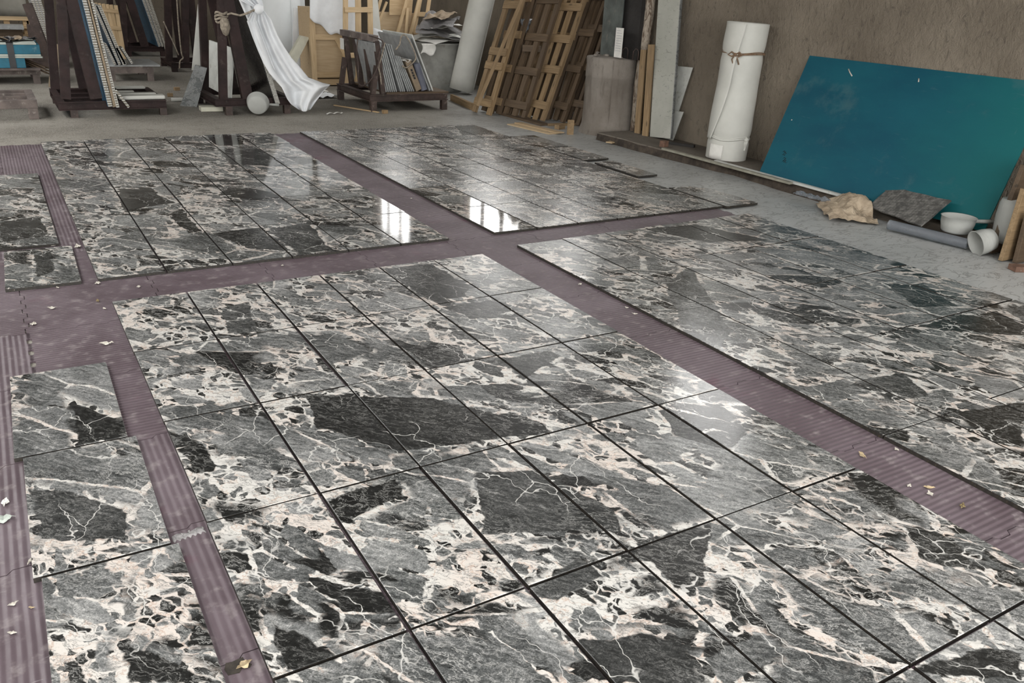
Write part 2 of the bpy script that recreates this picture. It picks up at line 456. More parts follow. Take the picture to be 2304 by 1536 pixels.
INK = plain('black_ink', (.02, .02, .02), .6, .1, 8, .0)
CHIP = plain('pale_scrap', (.52, .49, .43), .75, .25, 30, .2)
CHIP_T = plain('tan_scrap', (.42, .33, .2), .75, .3, 30, .2)
LEAF = plain('dry_leaf', (.2, .15, .07), .7, .3, 20, .2)

def mat_cloudy(name, c, rough, alpha_trans=.35, sss=None):
    """translucent white plastic"""
    t = NT(name); p = t.objc()
    n = t.noise(p, 5., 4, .6); f = t.noise(t.map(p, (0, 0, 0), (0, .5, 0), (5, 5, 1.4)), 4., 5, .6, .8)
    cc = t.mix(t.ss(n, .3, .7), tuple(x * .9 for x in c), c)
    return t.out(cc, rough, t.bump(f, .25, .02), Transmission_Weight=alpha_trans, IOR=1.15)
FILM = mat_cloudy('white_plastic_film', (.88, .90, .92), .42, .06)
LADLE = mat_cloudy('milky_plastic', (.52, .53, .505), .32, .2)
def mat_clear():
    t = NT('clear_film'); p = t.objc()
    f = t.noise(t.map(p, (0, 0, 0), (0, 0, 0), (1, 1, 5)), 12., 5, .6, .5)
    return t.out((.5, .53, .57), .16, t.bump(f, .5, .01), Transmission_Weight=.8, IOR=1.3)
CLEAR = mat_clear()

def mat_board():
    t = NT('teal_filmed_board'); p = t.objc(); P = t.sep(p)
    n = t.noise(t.map(p, (0, 0, 0), (0, 0, 0), (1, .7, 2)), 1.6, 5, .6); s1 = t.noise(t.map(p, (0, 0, 0), (R(20), 0, 0), (1, 1.2, 9)), 5., 5, .65)
    d = t.noise(t.map(p, (2, 3, 4)), 2.3, 6, .65)
    c = t.mix(t.ss(n, .3, .7), (.004, .066, .104), (.007, .092, .128))
    c = t.mix(t.ss(t.math('ADD', P[1], t.math('MULTIPLY', d, .8)), .5, -.9), c, (.008, .115, .122))  # camera end painted lighter teal, as if caught by daylight
    c = t.mix(t.math('MULTIPLY', t.ss(d, .55, .72), .3), c, (.1, .17, .17))
    c = t.mix(t.math('MULTIPLY', t.ss(s1, .62, .75), .18), c, (.12, .2, .22))
    sv = t.noise(t.map(p, (8, 1, 2), (R(-35), 0, 0), (1, 14, 1.2)), 3., 4, .6)
    c = t.mix(t.math('MULTIPLY', t.ss(sv, .7, .76), .28), c, (.2, .26, .26))
    return t.out(c, t.lin(n, .3, .7, .5, .62), t.bump(s1, .06, .01), Specular_IOR_Level=.22)
BOARD = mat_board()

def mat_honey():
    """aluminium honeycomb core seen from its edge"""
    t = NT('honeycomb_core'); p = t.objc()
    v = t.sep(t.map(p, (0, 0, 0), (0, 0, 0), (1, 1, 1)))
    sz = t.math('SINE', t.math('MULTIPLY', v[2], 2 * math.pi / .03))
    n = t.noise(p, 60., 3)
    m = t.math('MULTIPLY', t.ss(sz, .1, .5), t.ss(n, .35, .5))
    c = t.mix(m, (.16, .14, .105), (.6, .6, .57))
    return t.out(c, .5, None)
HONEY = mat_honey()

def mat_cement():
    t = NT('cast_concrete'); p = t.objc()
    n1 = t.noise(p, 2.2, 6, .62); n2 = t.noise(p, 22., 5, .68); vs = t.noise(t.map(p, (0, 0, 0), (0, 0, 0), (5, 5, .8)), 3., 5, .6)
    c = t.mix(t.ss(n1, .3, .7), (.165, .143, .12), (.255, .23, .202))
    c = t.mix(t.math('MULTIPLY', t.ss(vs, .5, .68), .55), c, (.12, .1, .083))
    c = t.mix(t.math('MULTIPLY', t.ss(n2, .62, .7), .5), c, (.09, .08, .07))
    return t.out(c, .85, t.bump(t.math('ADD', n2, vs), .5, .012))
CEMENT = mat_cement()
def mat_bark():
    t = NT('flaking_bark'); p = t.objc()
    n = t.noise(t.map(p, (0, 0, 0), (0, 0, 0), (3, 3, 1)), 5., 6, .65, 1.)
    v = t.noise(p, 30., 4)
    c = t.mix(t.ss(n, .42, .56), (.12, .085, .06), (.36, .31, .25))
    c = t.mix(t.math('MULTIPLY', t.ss(v, .55, .7), .5), c, (.07, .05, .036))
    return t.out(c, .9, t.bump(t.math('ADD', n, v), .8, .02))
BARK = mat_bark()
def mat_scrape():
    t = NT('scraped_white_plaster'); p = t.objc()
    n = t.noise(t.map(p, (0, 0, 0), (R(35), 0, R(20)), (2, 2, 5)), 4.5, 6, .7, 1.2); n2 = t.noise(p, 1.6, 4)
    c = t.mix(t.ss(n2, .3, .7), (.40, .405, .36), (.52, .52, .47))
    c = t.mix(t.math('MULTIPLY', t.ss(n, .56, .68), .7), c, (.15, .15, .13))
    return t.out(c, .8, t.bump(n, .5, .015))
SCRAPED = mat_scrape()
def mat_mesh():
    t = NT('mesh_backed_panel'); g = t.objc(); v = t.sep(g)
    gx = t.math('ABSOLUTE', t.math('SINE', t.math('MULTIPLY', v[0], math.pi / .03))); gy = t.math('ABSOLUTE', t.math('SINE', t.math('MULTIPLY', v[1], math.pi / .03)))
    n = t.noise(g, 16., 5, .7)
    ln = t.math('MAXIMUM', t.ss(gx, .16, .04), t.ss(gy, .16, .04))
    c = t.mix(t.ss(n, .35, .7), (.07, .068, .064), (.17, .165, .155))
    c = t.mix(t.math('MULTIPLY', ln, t.ss(n, .4, .6)), c, (.34, .33, .3))
    return t.out(c, .7, t.bump(n, .5, .01))
MESHP = mat_mesh()
def mat_slate():
    t = NT('slate_slab'); p = t.objc()
    n = t.noise(t.map(p, (0, 0, 0), (.4, .3, 0), (2, 2, 4)), 3., 6, .68, 1.2)
    c = t.mix(t.ss(n, .35, .7), (.10, .107, .107), (.23, .24, .238))
    c = t.mix(t.math('MULTIPLY', t.ss(t.math('ABSOLUTE', t.math('SUBTRACT', n, .5)), .02, .0), .7), c, (.42, .42, .4))
    return t.out(c, .5, t.bump(n, .6, .015))
SLATE = mat_slate()
def mat_kraft():
    t = NT('crumpled_kraft'); p = t.objc()
    n = t.vor(p, 18., 'DISTANCE_TO_EDGE'); n2 = t.noise(p, 9., 5, .6)
    c = t.mix(t.ss(n2, .3, .7), (.30, .235, .165), (.44, .36, .265))
    return t.out(c, .85, t.bump(t.math('ADD', n2, t.math('MULTIPLY', n, .6)), .7, .02))
KRAFT = mat_kraft()
def mat_ceil():
    return plain('corrugated_roof', (.13, .125, .115), .7, .2, 2, .1)
CEIL = mat_ceil()

# ================================================================== the building
m = M(); m.box(((X0 + X2) / 2, (Y0 + Y1) / 2, -.1), X2 - X0 + .6, Y1 - Y0 + .6, .2)
floor = struct(m.build('floor', FLOOR))
# right wall with clerestory openings
m = M()
def wall_x(m, x, y0, y1, z0, z1): m.box((x + .12, (y0 + y1) / 2, (z0 + z1) / 2), .24, y1 - y0, z1 - z0)
ys = [Y0]
for a, b, z in WINDOWS:
    if a > YP and ys[-1] < YP: ys += [YP, YP]
    ys += [a, b]
ys.append(Y1)
for i in range(0, len(ys), 2): wall_x(m, wx(ys[i]), ys[i], ys[i + 1], 0, ZT)
m.box(((X1 + X2) / 2 + .12, YP - .1, ZT / 2), X2 - X1 + .24, .2, ZT)
for a, b, z in WINDOWS: wall_x(m, wx(a), a, b, 0, z); wall_x(m, wx(a), a, b, WZ1, ZT)
wall_right = struct(m.build('wall_right', PLASTER))
for i, (a, b, WZ0) in enumerate(WINDOWS):
    m = M(); c = (a + b) / 2; x = wx(a) + .1; t = .05
    m.box((x, a + t / 2, (WZ0 + WZ1) / 2), .08, t, WZ1 - WZ0); m.box((x, b - t / 2, (WZ0 + WZ1) / 2), .08, t, WZ1 - WZ0)
    m.box((x, c, WZ0 + t / 2), .08, b - a, t); m.box((x, c, WZ1 - t / 2), .08, b - a, t)
    for k in (1, 2): m.box((x, a + (b - a) * k / 3, (WZ0 + WZ1) / 2), .06, .06, WZ1 - WZ0)
    struct(m.build('window_%d' % (i + 1), STEEL_N))
m = M(); m.box(((X0 + X2) / 2, Y1 + .12, ZT / 2), X2 - X0 + .5, .24, ZT); struct(m.build('wall_back', PLASTER))
m = M(); m.box((X0 - .12, (Y0 + Y1) / 2, ZT / 2), .24, Y1 - Y0 + .5, ZT); struct(m.build('wall_left', PLASTER))
m = M(); g0, g1, gh = GATE
m.box(((X0 + g0) / 2, Y0 - .12, gh / 2), g0 - X0, .24, gh); m.box(((X1 + g1) / 2, Y0 - .12, gh / 2), X1 - g1, .24, gh)
m.box(((X0 + X1) / 2, Y0 - .12, (gh + ZT) / 2), X1 - X0 + .5, .24, ZT - gh)
struct(m.build('wall_front', PLASTER))
# roof with skylight openings: grid of cells
xs = sorted({X0 - .3, X2 + .3, *[k for s_ in SKYL for k in s_[:2]]}); ys = sorted({Y0 - .3, Y1 + .3, *[k for s_ in SKYL for k in s_[2:]]})
m = M()
for i in range(len(xs) - 1):
    for j in range(len(ys) - 1):
        cx, cy = (xs[i] + xs[i + 1]) / 2, (ys[j] + ys[j + 1]) / 2
        if any(a < cx < b and c < cy < d for a, b, c, d in SKYL): continue
        m.box((cx, cy, ZT + .05), xs[i + 1] - xs[i], ys[j + 1] - ys[j], .1)
struct(m.build('ceiling', CEIL))

# raised cement ledge along the right wall
def mat_ledge():
    t = NT('dirty_cement_ledge'); P = t.pos()
    n1 = t.noise(P, 1.5, 6, .62); n2 = t.noise(P, 14., 6, .7)
    c = t.mix(t.ss(n1, .3, .7), (.10, .082, .064), (.17, .15, .125))
    c = t.mix(t.math('MULTIPLY', t.ss(n2, .54, .68), .55), c, (.05, .04, .031))
    return t.out(c, .9, t.bump(n2, .7, .02))
LZ = .095
LEDGE = mat_ledge()
px_edge = [(1400, 331), (1500, 358), (1650, 395), (1799, 442), (1985, 496), (2181, 550)]
E_ = [G(u, v) for u, v in px_edge]
E_ = [Vector((E_[0].x, E_[0].y + .55, 0))] + E_ + [Vector((E_[-1].x, E_[-1].y - 1.5, 0)), Vector((E_[-1].x, Y0 + 2, 0))]
# finer, slightly uneven
fine = []
for a, b in zip(E_[:-1], E_[1:]):
    k = max(2, int((b - a).length / .12))
    for i in range(k): fine.append(a.lerp(b, i / k))
fine.append(E_[-1])
vs = []; fs = []
for i, p in enumerate(fine):
    s_ = .025 + .24 * min(1, max(0, (.9 - p.y) / 1.3))
    jx = .025 * mnoise.noise(p * 3)
    rows = [(p.x + jx, 0), (p.x + jx + s_ * .7, LZ * .86 + .008 * mnoise.noise(p * 7)), (p.x + jx + s_, LZ), (X1 + .02, LZ), (X1 + .02, -.01)]
    vs += [(x, p.y, z) for x, z in rows]
n = 5
for i in range(len(fine) - 1):
    for j in range(4):
        fs.append((i * n + j, i * n + j + 1, (i + 1) * n + j + 1, (i + 1) * n + j))
fs.append((0, 1, 2, 3, 4)); fs.append(tuple((len(fine) - 1) * n + j for j in range(5))[::-1])
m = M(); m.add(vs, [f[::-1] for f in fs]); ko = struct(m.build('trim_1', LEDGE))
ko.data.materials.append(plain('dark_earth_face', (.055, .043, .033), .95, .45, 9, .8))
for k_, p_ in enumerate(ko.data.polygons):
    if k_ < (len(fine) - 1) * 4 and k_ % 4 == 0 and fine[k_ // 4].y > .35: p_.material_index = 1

# ================================================================== interlocking purple mats (pieces of the floor covering)
PIT = .69; MT = .010
def mat_outline():
    """square mat outline with dovetail-ish tabs shared with its neighbours"""
    nt = 9; a = .010
    e = []
    for k in range(nt):
        u0, u1 = k / nt, (k + 1) / nt
        s_ = a if k % 2 else -a
        e += [(u0 + .012, s_), (u1 - .012, s_)]
    h = PIT / 2 - .0022
    pts = []
    for (u, s_) in e: pts.append((-h + u * 2 * h, -h + s_))
    for (u, s_) in e: pts.append((h - s_ * -1, -h + u * 2 * h))
    for (u, s_) in reversed(e): pts.append((-h + u * 2 * h, h + s_))
    for (u, s_) in reversed(e): pts.append((-h + s_, -h + u * 2 * h))
    return pts
mo = mat_outline()
m = M(); m.prism([(x, y, 0) for x, y in mo], (0, 0, MT))
me_mat = m.build('floor_mat', MAT, floor)
for p_ in [1]: pass
mesh_mat = me_mat.data
# mesh local z base must be 0: rebuild relative coordinates
off = parent_world(floor)
for v_ in mesh_mat.vertices: v_.co += off
first = True
MX = [.605 + PIT * k for k in range(-3, 7)]; MY = [5.235 - PIT / 2 - PIT * k + .0 for k in range(15)]
for i, x in enumerate(MX):
    for j, y in enumerate(MY):
        if x > 4.9 and y > .9: continue
        if first: o = me_mat; first = False
        else:
            o = me_mat.copy(); col.objects.link(o); o.parent = floor
        o.location = Vector((x, y, .0005)) - off
        along_y = (i == 2 and y < -1.6) or (i < 2 and y < -.25) or (i <= 2 and y > 1.1)
        o.rotation_euler.z = R(90) if along_y else 0.0

# ================================================================== marble tiles laid out on the mats
TT = .020; TB = MT + .0005; TTOP = TB + TT
def tile_mesh():
    w_, h_, c = .5, .5, 1
    m = M()
    cx, cy = .002 / .395, .002 / .79
    vs = []
    for z, ins in ((0, 0), (TT - .0015, 0), (TT, 1)):
        vs += [(-w_ + cx * ins, -h_ + cy * ins, z), (w_ - cx * ins, -h_ + cy * ins, z), (w_ - cx * ins, h_ - cy * ins, z), (-w_ + cx * ins, h_ - cy * ins, z)]
    fs = [(3, 2, 1, 0), (8, 9, 10, 11)]
    for a in (0, 4): fs += [(a + k, a + (k + 1) % 4, a + 4 + (k + 1) % 4, a + 4 + k) for k in range(4)]
    m.add(vs, fs); return m
SIDE = plain('dark_tile_edge', (.02, .017, .014), .6, .4, 40, .1, dirt=(.1, .075, .03))
def sides(o, top):
    o.data.materials.append(SIDE)
    for p in o.data.polygons: p.material_index = 0 if p.normal.z > .5 else 1
# big dark clasts seen in the slabs (photo pixels -> their real place on the floor); last value 0 = near black, 1 = mid grey
CLASTS_PX = [
    ([(690, 890), (790, 872), (960, 890), (1130, 940), (1250, 970), (1100, 1010), (900, 1015), (720, 965)], 0),
    ([(62, 1095), (180, 1110), (290, 1150), (285, 1210), (90, 1210)], .35),
    ([(1060, 1065), (1210, 1062), (1390, 1150), (1400, 1200), (1085, 1195)], .3),
    ([(155, 905), (250, 935), (300, 970), (175, 1000)], 0),
    ([(1290, 1440), (1450, 1420), (1640, 1470), (1680, 1536), (1380, 1536)], .2),
    ([(1430, 1225), (1590, 1175), (1580, 1330), (1520, 1330)], 0),
    ([(860, 605), (970, 592), (1060, 640), (1050, 668), (960, 676)], 0),
    ([(1000, 690), (1120, 672), (1175, 710), (1060, 715)], 0),
    ([(885, 765), (960, 780), (1100, 805), (960, 828)], 0),
    ([(1130, 810), (1230, 785), (1265, 800), (1180, 850)], .2),
    ([(395, 1010), (440, 998), (490, 1045), (480, 1060), (430, 1062)], 0),
    ([(490, 335), (570, 330), (660, 375), (520, 370)], .4),
    ([(262, 425), (330, 425), (395, 455), (280, 472)], .25),
    ([(470, 525), (590, 510), (650, 565), (560, 560)], .1),
    ([(600, 515), (700, 500), (740, 560), (670, 575)], .2),
    ([(380, 480), (410, 468), (450, 520), (420, 524)], 0),
    ([(1450, 515), (1560, 505), (1740, 540), (1600, 545)], .15),
    ([(2060, 735), (2240, 700), (2304, 730), (2304, 755), (2150, 745)], 0),
    ([(2140, 930), (2304, 905), (2304, 1010), (2220, 990)], 0),
    ([(1990, 640), (2080, 640), (2160, 690), (2060, 690)], .2),
    ([(460, 303), (525, 302), (555, 325), (490, 328)], 0),
    ([(285, 1450), (370, 1470), (480, 1536), (300, 1536)], 0),
    ([(620, 1400), (700, 1430), (760, 1480), (640, 1500)], 0),
    ([(1020, 283), (1080, 280), (1120, 302), (1040, 304)], .1),
    ([(2050, 1510), (2200, 1460), (2304, 1470), (2304, 1536)], .1),
    ([(725, 1130), (880, 1075), (905, 1110), (760, 1180)], 0),
    ([(1570, 850), (1640, 750), (1560, 600), (1500, 640)], .9),
    ([(1810, 870), (1900, 850), (1960, 880), (1880, 905)], 1),
    ([(1920, 855), (2020, 840), (2090, 890), (1990, 900)], .3),
    ([(75, 575), (110, 562), (120, 610), (85, 625)], .2),
    ([(500, 690), (560, 680), (575, 745), (510, 750)], .5),
    ([(1190, 1330), (1300, 1260), (1350, 1300), (1250, 1350)], .4),
    ([(660, 760), (760, 745), (830, 790), (740, 820)], .8),
    ([(1580, 1480), (1700, 1420), (1760, 1470), (1640, 1536)], .8),
    ([(2030, 1180), (2120, 1200), (2200, 1290), (2080, 1260)], .1),
    ([(0, 500), (90, 485), (110, 530), (0, 545)], .2),
]
def hull(P):
    P = sorted(set(P)); H = []
    for seq in (P, P[::-1]):
        h_ = []
        for p in seq:
            while len(h_) >= 2 and (h_[-1][0] - h_[-2][0]) * (p[1] - h_[-2][1]) - (h_[-1][1] - h_[-2][1]) * (p[0] - h_[-2][0]) <= 0: h_.pop()
            h_.append(p)
        H += h_[:-1]
    return H
CLASTS = []
for pts, d in CLASTS_PX:
    H = hull([(G(u, v, TTOP).x, G(u, v, TTOP).y) for u, v in pts])
    while len(H) > 5:          # drop the corner that cuts off least
        k = min(range(len(H)), key=lambda i: abs((H[i][0] - H[i - 1][0]) * (H[(i + 1) % len(H)][1] - H[i - 1][1]) - (H[i][1] - H[i - 1][1]) * (H[(i + 1) % len(H)][0] - H[i - 1][0])))
        H.pop(k)
    hp = []
    for i in range(len(H)):
        (ax_, ay_), (bx_, by_) = H[i], H[(i + 1) % len(H)]
        nx, ny = by_ - ay_, ax_ - bx_; l_ = math.hypot(nx, ny); nx /= l_; ny /= l_
        hp.append((nx, ny, -(nx * ax_ + ny * ay_)))
    while len(hp) < 5: hp.append(hp[0])
    xs_ = [p[0] for p in H]; ys_h = [p[1] for p in H]
    CLASTS.append((min(xs_), max(xs_), min(ys_h), max(ys_h), hp, d))

tile0 = None
ORD = ['first', 'second', 'third', 'fourth', 'fifth', 'sixth', 'seventh', 'eighth']
def tile(cx, cy, w_, h_, rz, label, finish, mesh=None):
    global tile0
    if mesh is not None:
        o = mesh
    elif tile0 is None:
        o = tile_mesh().build('marble_tile', MARBLE, origin=(0, 0, 0)); tile0 = o; sides(o, 1)
    else:
        o = tile0.copy(); col.objects.link(o)
    # tiles share one unit mesh: real size comes from the scale, pattern from object space
    o.location = (cx, cy, TB); o.rotation_euler = (0, 0, rz)
    o.scale = (w_, h_, 1)
    o['off'] = (cx, cy, 0.0); o['finish'] = (finish, w_, h_)
    cand = []
    for c in CLASTS:
        ox = min(c[1], cx + w_ / 2) - max(c[0], cx - w_ / 2); oy = min(c[3], cy + h_ / 2) - max(c[2], cy - h_ / 2)
        if ox > -.06 and oy > -.06: cand.append((-(max(ox, .001) * max(oy, .001)), c))
    cand.sort(key=lambda q: q[0])
    tones = []
    for k, nm in enumerate('abcd'):
        hp, d_ = (cand[k][1][4], cand[k][1][5]) if k < len(cand) else ([(0., 0., 9.)] * 5, 0.)
        for e in range(5): o['clast_%s%d' % (nm, e)] = tuple(float(q) for q in hp[e])
        tones.append(float(d_))
    o['clast_tone'] = tuple(tones[:3]); o['clast_tone_d'] = tones[3]
    dark = [c for a_, c in cand[:4] if c[5] < .3 and -a_ > .025]
    look = 'black patched' if dark else 'grey white veined'
    tag(o, label.replace('LOOK', look), 'tile', 'marble tiles laid out on the mats')
    return o
def lerp(a, b, t): return a + (b - a) * t
trn = random.Random(3)
def field(name, colsN, rows, colsF=None, shear=0.0, finish=None, skip=()):
    """rows: y of the row lines from back to front; colsN: x of column lines at the front, colsF at the back"""
    colsF = colsF or colsN
    nr, nc = len(rows) - 1, len(colsN) - 1
    for i in range(nr):
        for j in range(nc):
            if (i, j) in skip: continue
            t = 1 - (i + .5) / nr
            xa, xb = lerp(colsN[j], colsF[j], t), lerp(colsN[j + 1], colsF[j + 1], t)
            cx, cy = (xa + xb) / 2, (rows[i] + rows[i + 1]) / 2 + shear * (j - nc / 2) * (1 - i / 4)
            gapx = trn.uniform(.008, .016); gapy = trn.uniform(.007, .013)
            lab = 'LOOK marble tile, %s, %s row from back, %s from left' % (name, ORD[i], ORD[j])
            tile(cx + trn.uniform(-.0015, .0015), cy + trn.uniform(-.002, .002), xb - xa - gapx, rows[i] - rows[i + 1] - gapy,
                 trn.uniform(-.0025, .0025), lab, finish(i, j) if finish else .3)
field('centre front field', [0, .405, .811, 1.212, 1.616, 2.018, 2.402], [-.02, -.80, -1.592, -2.389, -3.188, -3.99, -4.79],
      finish=lambda i, j: .2 if (i, j) == (3, 1) else .17 if (i, j) in ((2, 5), (3, 5)) else .29, skip=((5, 0),))
field('back left field', [-.026, .374, .777, 1.172, 1.570, 1.964, 2.357], [5.26, 4.47, 3.68, 2.86, 2.055, 1.235, .415],
      [-.035, .374, .789, 1.195, 1.61, 2.018, 2.425], finish=lambda i, j: .07 if j >= 4 else .2)
field('back right field', [2.746, 3.14, 3.538, 3.94, 4.345, 4.755, 5.146], [5.22, 4.42, 3.63, 2.80, 1.997, 1.197, .42],
      finish=lambda i, j: .06 if (i >= 4 and j == 0) else .27)
field('right field', [2.737, 3.147, 3.562, 3.965, 4.372, 4.79, 5.182], [.115, -.665, -1.467, -2.253, -3.056, -3.86, -4.66], shear=.012, finish=lambda i, j: .17 if (i, j) in ((1, 0), (2, 0), (1, 1)) else .29)
for i, (x, y) in enumerate([(-.336, -1.256), (-.318, -2.054), (-.305, -2.853), (-.30, -3.655)]):
    tile(x, y, .40, .787, -.018 if i == 0 else -.012, 'LOOK marble tile, left front column beside the mat strip, %s from back' % ORD[i], .29)
for i, (x, y) in enumerate([(-.352, 3.253), (-.358, 2.455), (-.360, 1.67)]):
    tile(x, y, .395, .785 if i < 2 else .765, -.004, 'LOOK marble tile at left picture edge, far left column, %s from back' % ORD[i], .22)
tile(-.301, .808, .396, .785, -.022, 'single grey marble tile standing apart at front end of the far left column', .27)
for k, (x, y, w_, h_, lb) in enumerate([(5.315, 3.84, .385, .78, 'dark grey marble tile set off beyond the back right field, nearest the wooden sticks'),
                                    (5.345, 3.03, .35, .76, 'streaked marble tile in loose outer row of back right field, middle'),
                                    (5.345, 2.12, .26, .76, 'narrow streaked marble tile, front one of loose outer row, back right field')]):
    tile(x, y, w_, h_, 0, lb, .25)
# broken-edged tile at the front right of the back right field
pts = [(-.5, -.5), (.5, -.5), (.51, -.1), (.44, .12), (.47, .2), (.34, .36), (.3, .33), (.12, .47), (.02, .44), (-.12, .5), (-.2, .47), (-.5, .5)]
m = M(); m.prism([(a, b, 0) for a, b in pts], (0, 0, TT))
o = m.build('marble_tile', MARBLE, origin=(0, 0, 0)); sides(o, 1)
tile(5.365, .80, .39, .80, 0, 'grey marble tile with a chipped rounded far edge, right front corner of back right field', .22, mesh=o)

# ================================================================== leaning foam roll, board and litter along the right wall
def noisy(p, s, a): return Vector((mnoise.noise(p * s), mnoise.noise(p * s + Vector((7, 1, 3))), mnoise.noise(p * s + Vector((3, 9, 5))))) * a
# --- white foam roll
b0 = G(1636, 362, LZ) + Vector((.12, .15, 0)); b0.z = LZ
rad = .222; Hr = 1.44
ax = Vector((.025, -.01, 1)).normalized()
root = thing('foam_roll', 'tall white foam roll standing against the brown wall, tied with brown string', 'roll', b0)
m = M(); prof = []
for i in range(41):
    h = Hr * i / 40
    r_ = rad * (1 + .02 * math.sin(h * 5) + (-.05 * math.exp(-((h - 1.13) / .045) ** 2)) + (-.05 * math.exp(-((h - .235) / .03) ** 2)) + (.015 if h < .2 else 0) + .03 * math.exp(-((h - .34) / .1) ** 2))
    prof.append((r_, h))
prof += [(rad * .93, Hr + .004), (rad * .8, Hr - .03)]
m.lathe(prof, 56, b0, ax, jit=lambda a, h: .012 * mnoise.noise(Vector((math.cos(a) * 1.5, math.sin(a) * 1.5, h * 2.2))))
m.build('wrapped_sheet', WHITEFOAM, root)
m = M()
def spir(u, v):
    a = u * 2 * math.pi * 3.2; r_ = rad * (.9 - .22 * u)
    q = ax.orthogonal().normalized(); k = ax.cross(q)
    return b0 + ax * (Hr - .12 + .115 * v) + (q * math.cos(a) + k * math.sin(a)) * r_
m.grid(spir, 110, 1, t=.006); m.build('rolled_layer', WHITEFOAM, root)
# overlapping flap of the outer sheet : free edge sweeps from the top to the lower left
tocam = Vector((CAM.x - b0.x, CAM.y - b0.y, 0)); a_cam = math.atan2(tocam.y, tocam.x)
def flap(u, v):
    h = .22 + (Hr - .22 + .002) * v
    edge = a_cam - .55 + (.45 if v > .93 else .45 * (v / .93)) - .9 * max(0, .5 - v) ** 1.2 + .06 * math.sin(v * 7)
    a = edge - u * 1.15
    rr = rad * (1.05 + .03 * math.sin(v * 9) * u) + .016 * (1 - u) - .045 * rad * math.exp(-((h - 1.13) / .05) ** 2)
    return b0 + ax * h + Vector((math.cos(a), math.sin(a), 0)) * rr
m = M(); m.grid(flap, 14, 44, t=-.006); m.build('loose_flap', WHITEFOAM, root)
def ring(h, r_, n=48, wob=.006, tilt=0.0):
    return [b0 + ax * (h + wob * math.sin(3 * a) + tilt * math.cos(a - a_cam)) + Vector((math.cos(a), math.sin(a), 0)) * r_ for a in [2 * math.pi * k / n for k in range(n + 1)]]
m = M(); m.tube(ring(1.13, rad * 1.02), .008, 6)
for dz in (.012,): m.tube(ring(1.13 + dz, rad * 1.02, wob=.01), .006, 6)
kx = b0 + ax * 1.125 + Vector((math.cos(a_cam - .35), math.sin(a_cam - .35), 0)) * rad * 1.06
sd = Vector((-math.sin(a_cam), math.cos(a_cam), 0)); up = Vector((0, 0, 1)); fw = Vector((math.cos(a_cam), math.sin(a_cam), 0))
for s_ in (1, -1):
    m.tube([kx, kx + sd * .04 * s_ + up * .025 + fw * .015, kx + sd * .075 * s_ - up * .005 + fw * .015, kx + sd * .035 * s_ - up * .02 + fw * .01, kx], .009, 6)
    m.tube([kx, kx + sd * .03 * s_ - up * .05 + fw * .01, kx + sd * (.02 + .03 * s_) - up * .1], .008, 6)
m.lathe([(.001, -.018), (.016, -.01), (.018, .008), (.001, .018)], 10, kx + fw * .008)
m.build('string', STRING, root)
m = M(); m.tube(ring(.235, rad * 1.0, wob=.012), .012, 6); m.tube(ring(.25, rad * 1.0, wob=.016), .009, 6)
kx = b0 + ax * .24 + Vector((math.cos(a_cam + .95), math.sin(a_cam + .95), 0)) * rad * 1.05
m.lathe([(.001, -.03), (.028, -.02), (.03, .01), (.001, .025)], 10, kx)
m.grid(lambda u, v: kx + fw * (.012 + .01 * math.sin(u * 6)) + sd * (.05 * (v - .5) * (1 - .5 * u) - .01 * u) - up * .12 * u, 8, 4, t=.006)
m.build('lower_tie', WHITEFOAM, root)
m = M()
m.grid(lambda u, v: b0 + ax * (.01 + .16 * v) + Vector((math.cos(a_cam - .95 + .75 * u), math.sin(a_cam - .95 + .75 * u), 0)) * (rad * 1.045), 10, 3, t=-.005)
m.build('patch', PAPER, root)

# --- big teal board leaning on the wall
bl = G(1709, 386, LZ + .012); tl = WX(1822, 125, X1 - .012)
tl.y = bl.y + (tl.y - bl.y)
ay = Vector((0, -1, 0))
m = M(); up_ = tl - bl
L = 2.47
n_ = ay.cross(up_).normalized()
m.para(bl, ay * L, up_, n_ * -.012)
o = m.build('blue_board', BOARD, origin=bl + ay * L / 2); tag(o, 'large teal blue sheet board leaning against the brown wall', 'board')
root = o
m = M()   # faint scribbled marks and pale scrapes on the face
def onb(u, v, d=.0012): return bl + ay * L * u + up_ * v + (n_ if n_.x < 0 else -n_) * d
for k, (u, v) in enumerate([(.075, .2), (.082, .19), (.078, .175), (.09, .15), (.095, .135), (.1, .12), (.092, .125)]):
    m.tube([onb(u, v), onb(u + .006, v + .012), onb(u + .011, v - .002), onb(u + .014, v + .008)], .0022, 4)
m.build('scribble', INK, root)
for pts_ in ([(.215, .93), (.228, .905), (.245, .88)], [(.53, .925), (.535, .9)], [(.05, .46), (.05, .468)]):
    m = M(); m.tube([onb(*q_) for q_ in pts_], .006, 5); m.build('scrape', CHIP, root)

# --- long pale strips lying on the ledge
m = M(); p0 = G(1492, 334, LZ + .012); p1 = G(1780, 412, LZ + .012)
m.beam(p0, p1, .05, .022, (1, 0, 0)); tag(m.build('wood_strip', plain('grey_wood_strip', (.27, .26, .21), .7, .2, 8, .2)), 'long greyish wooden strip along the ledge edge', 'strip')
m = M(); p0 = G(1610, 362, LZ + .012); p1 = G(1905, 443, LZ + .012)
m.beam(p0, p1, .045, .022, (1, 0, 0)); tag(m.build('white_strip', WHITEPANEL), 'long white strip on the ledge before the foam roll and blue board', 'strip')

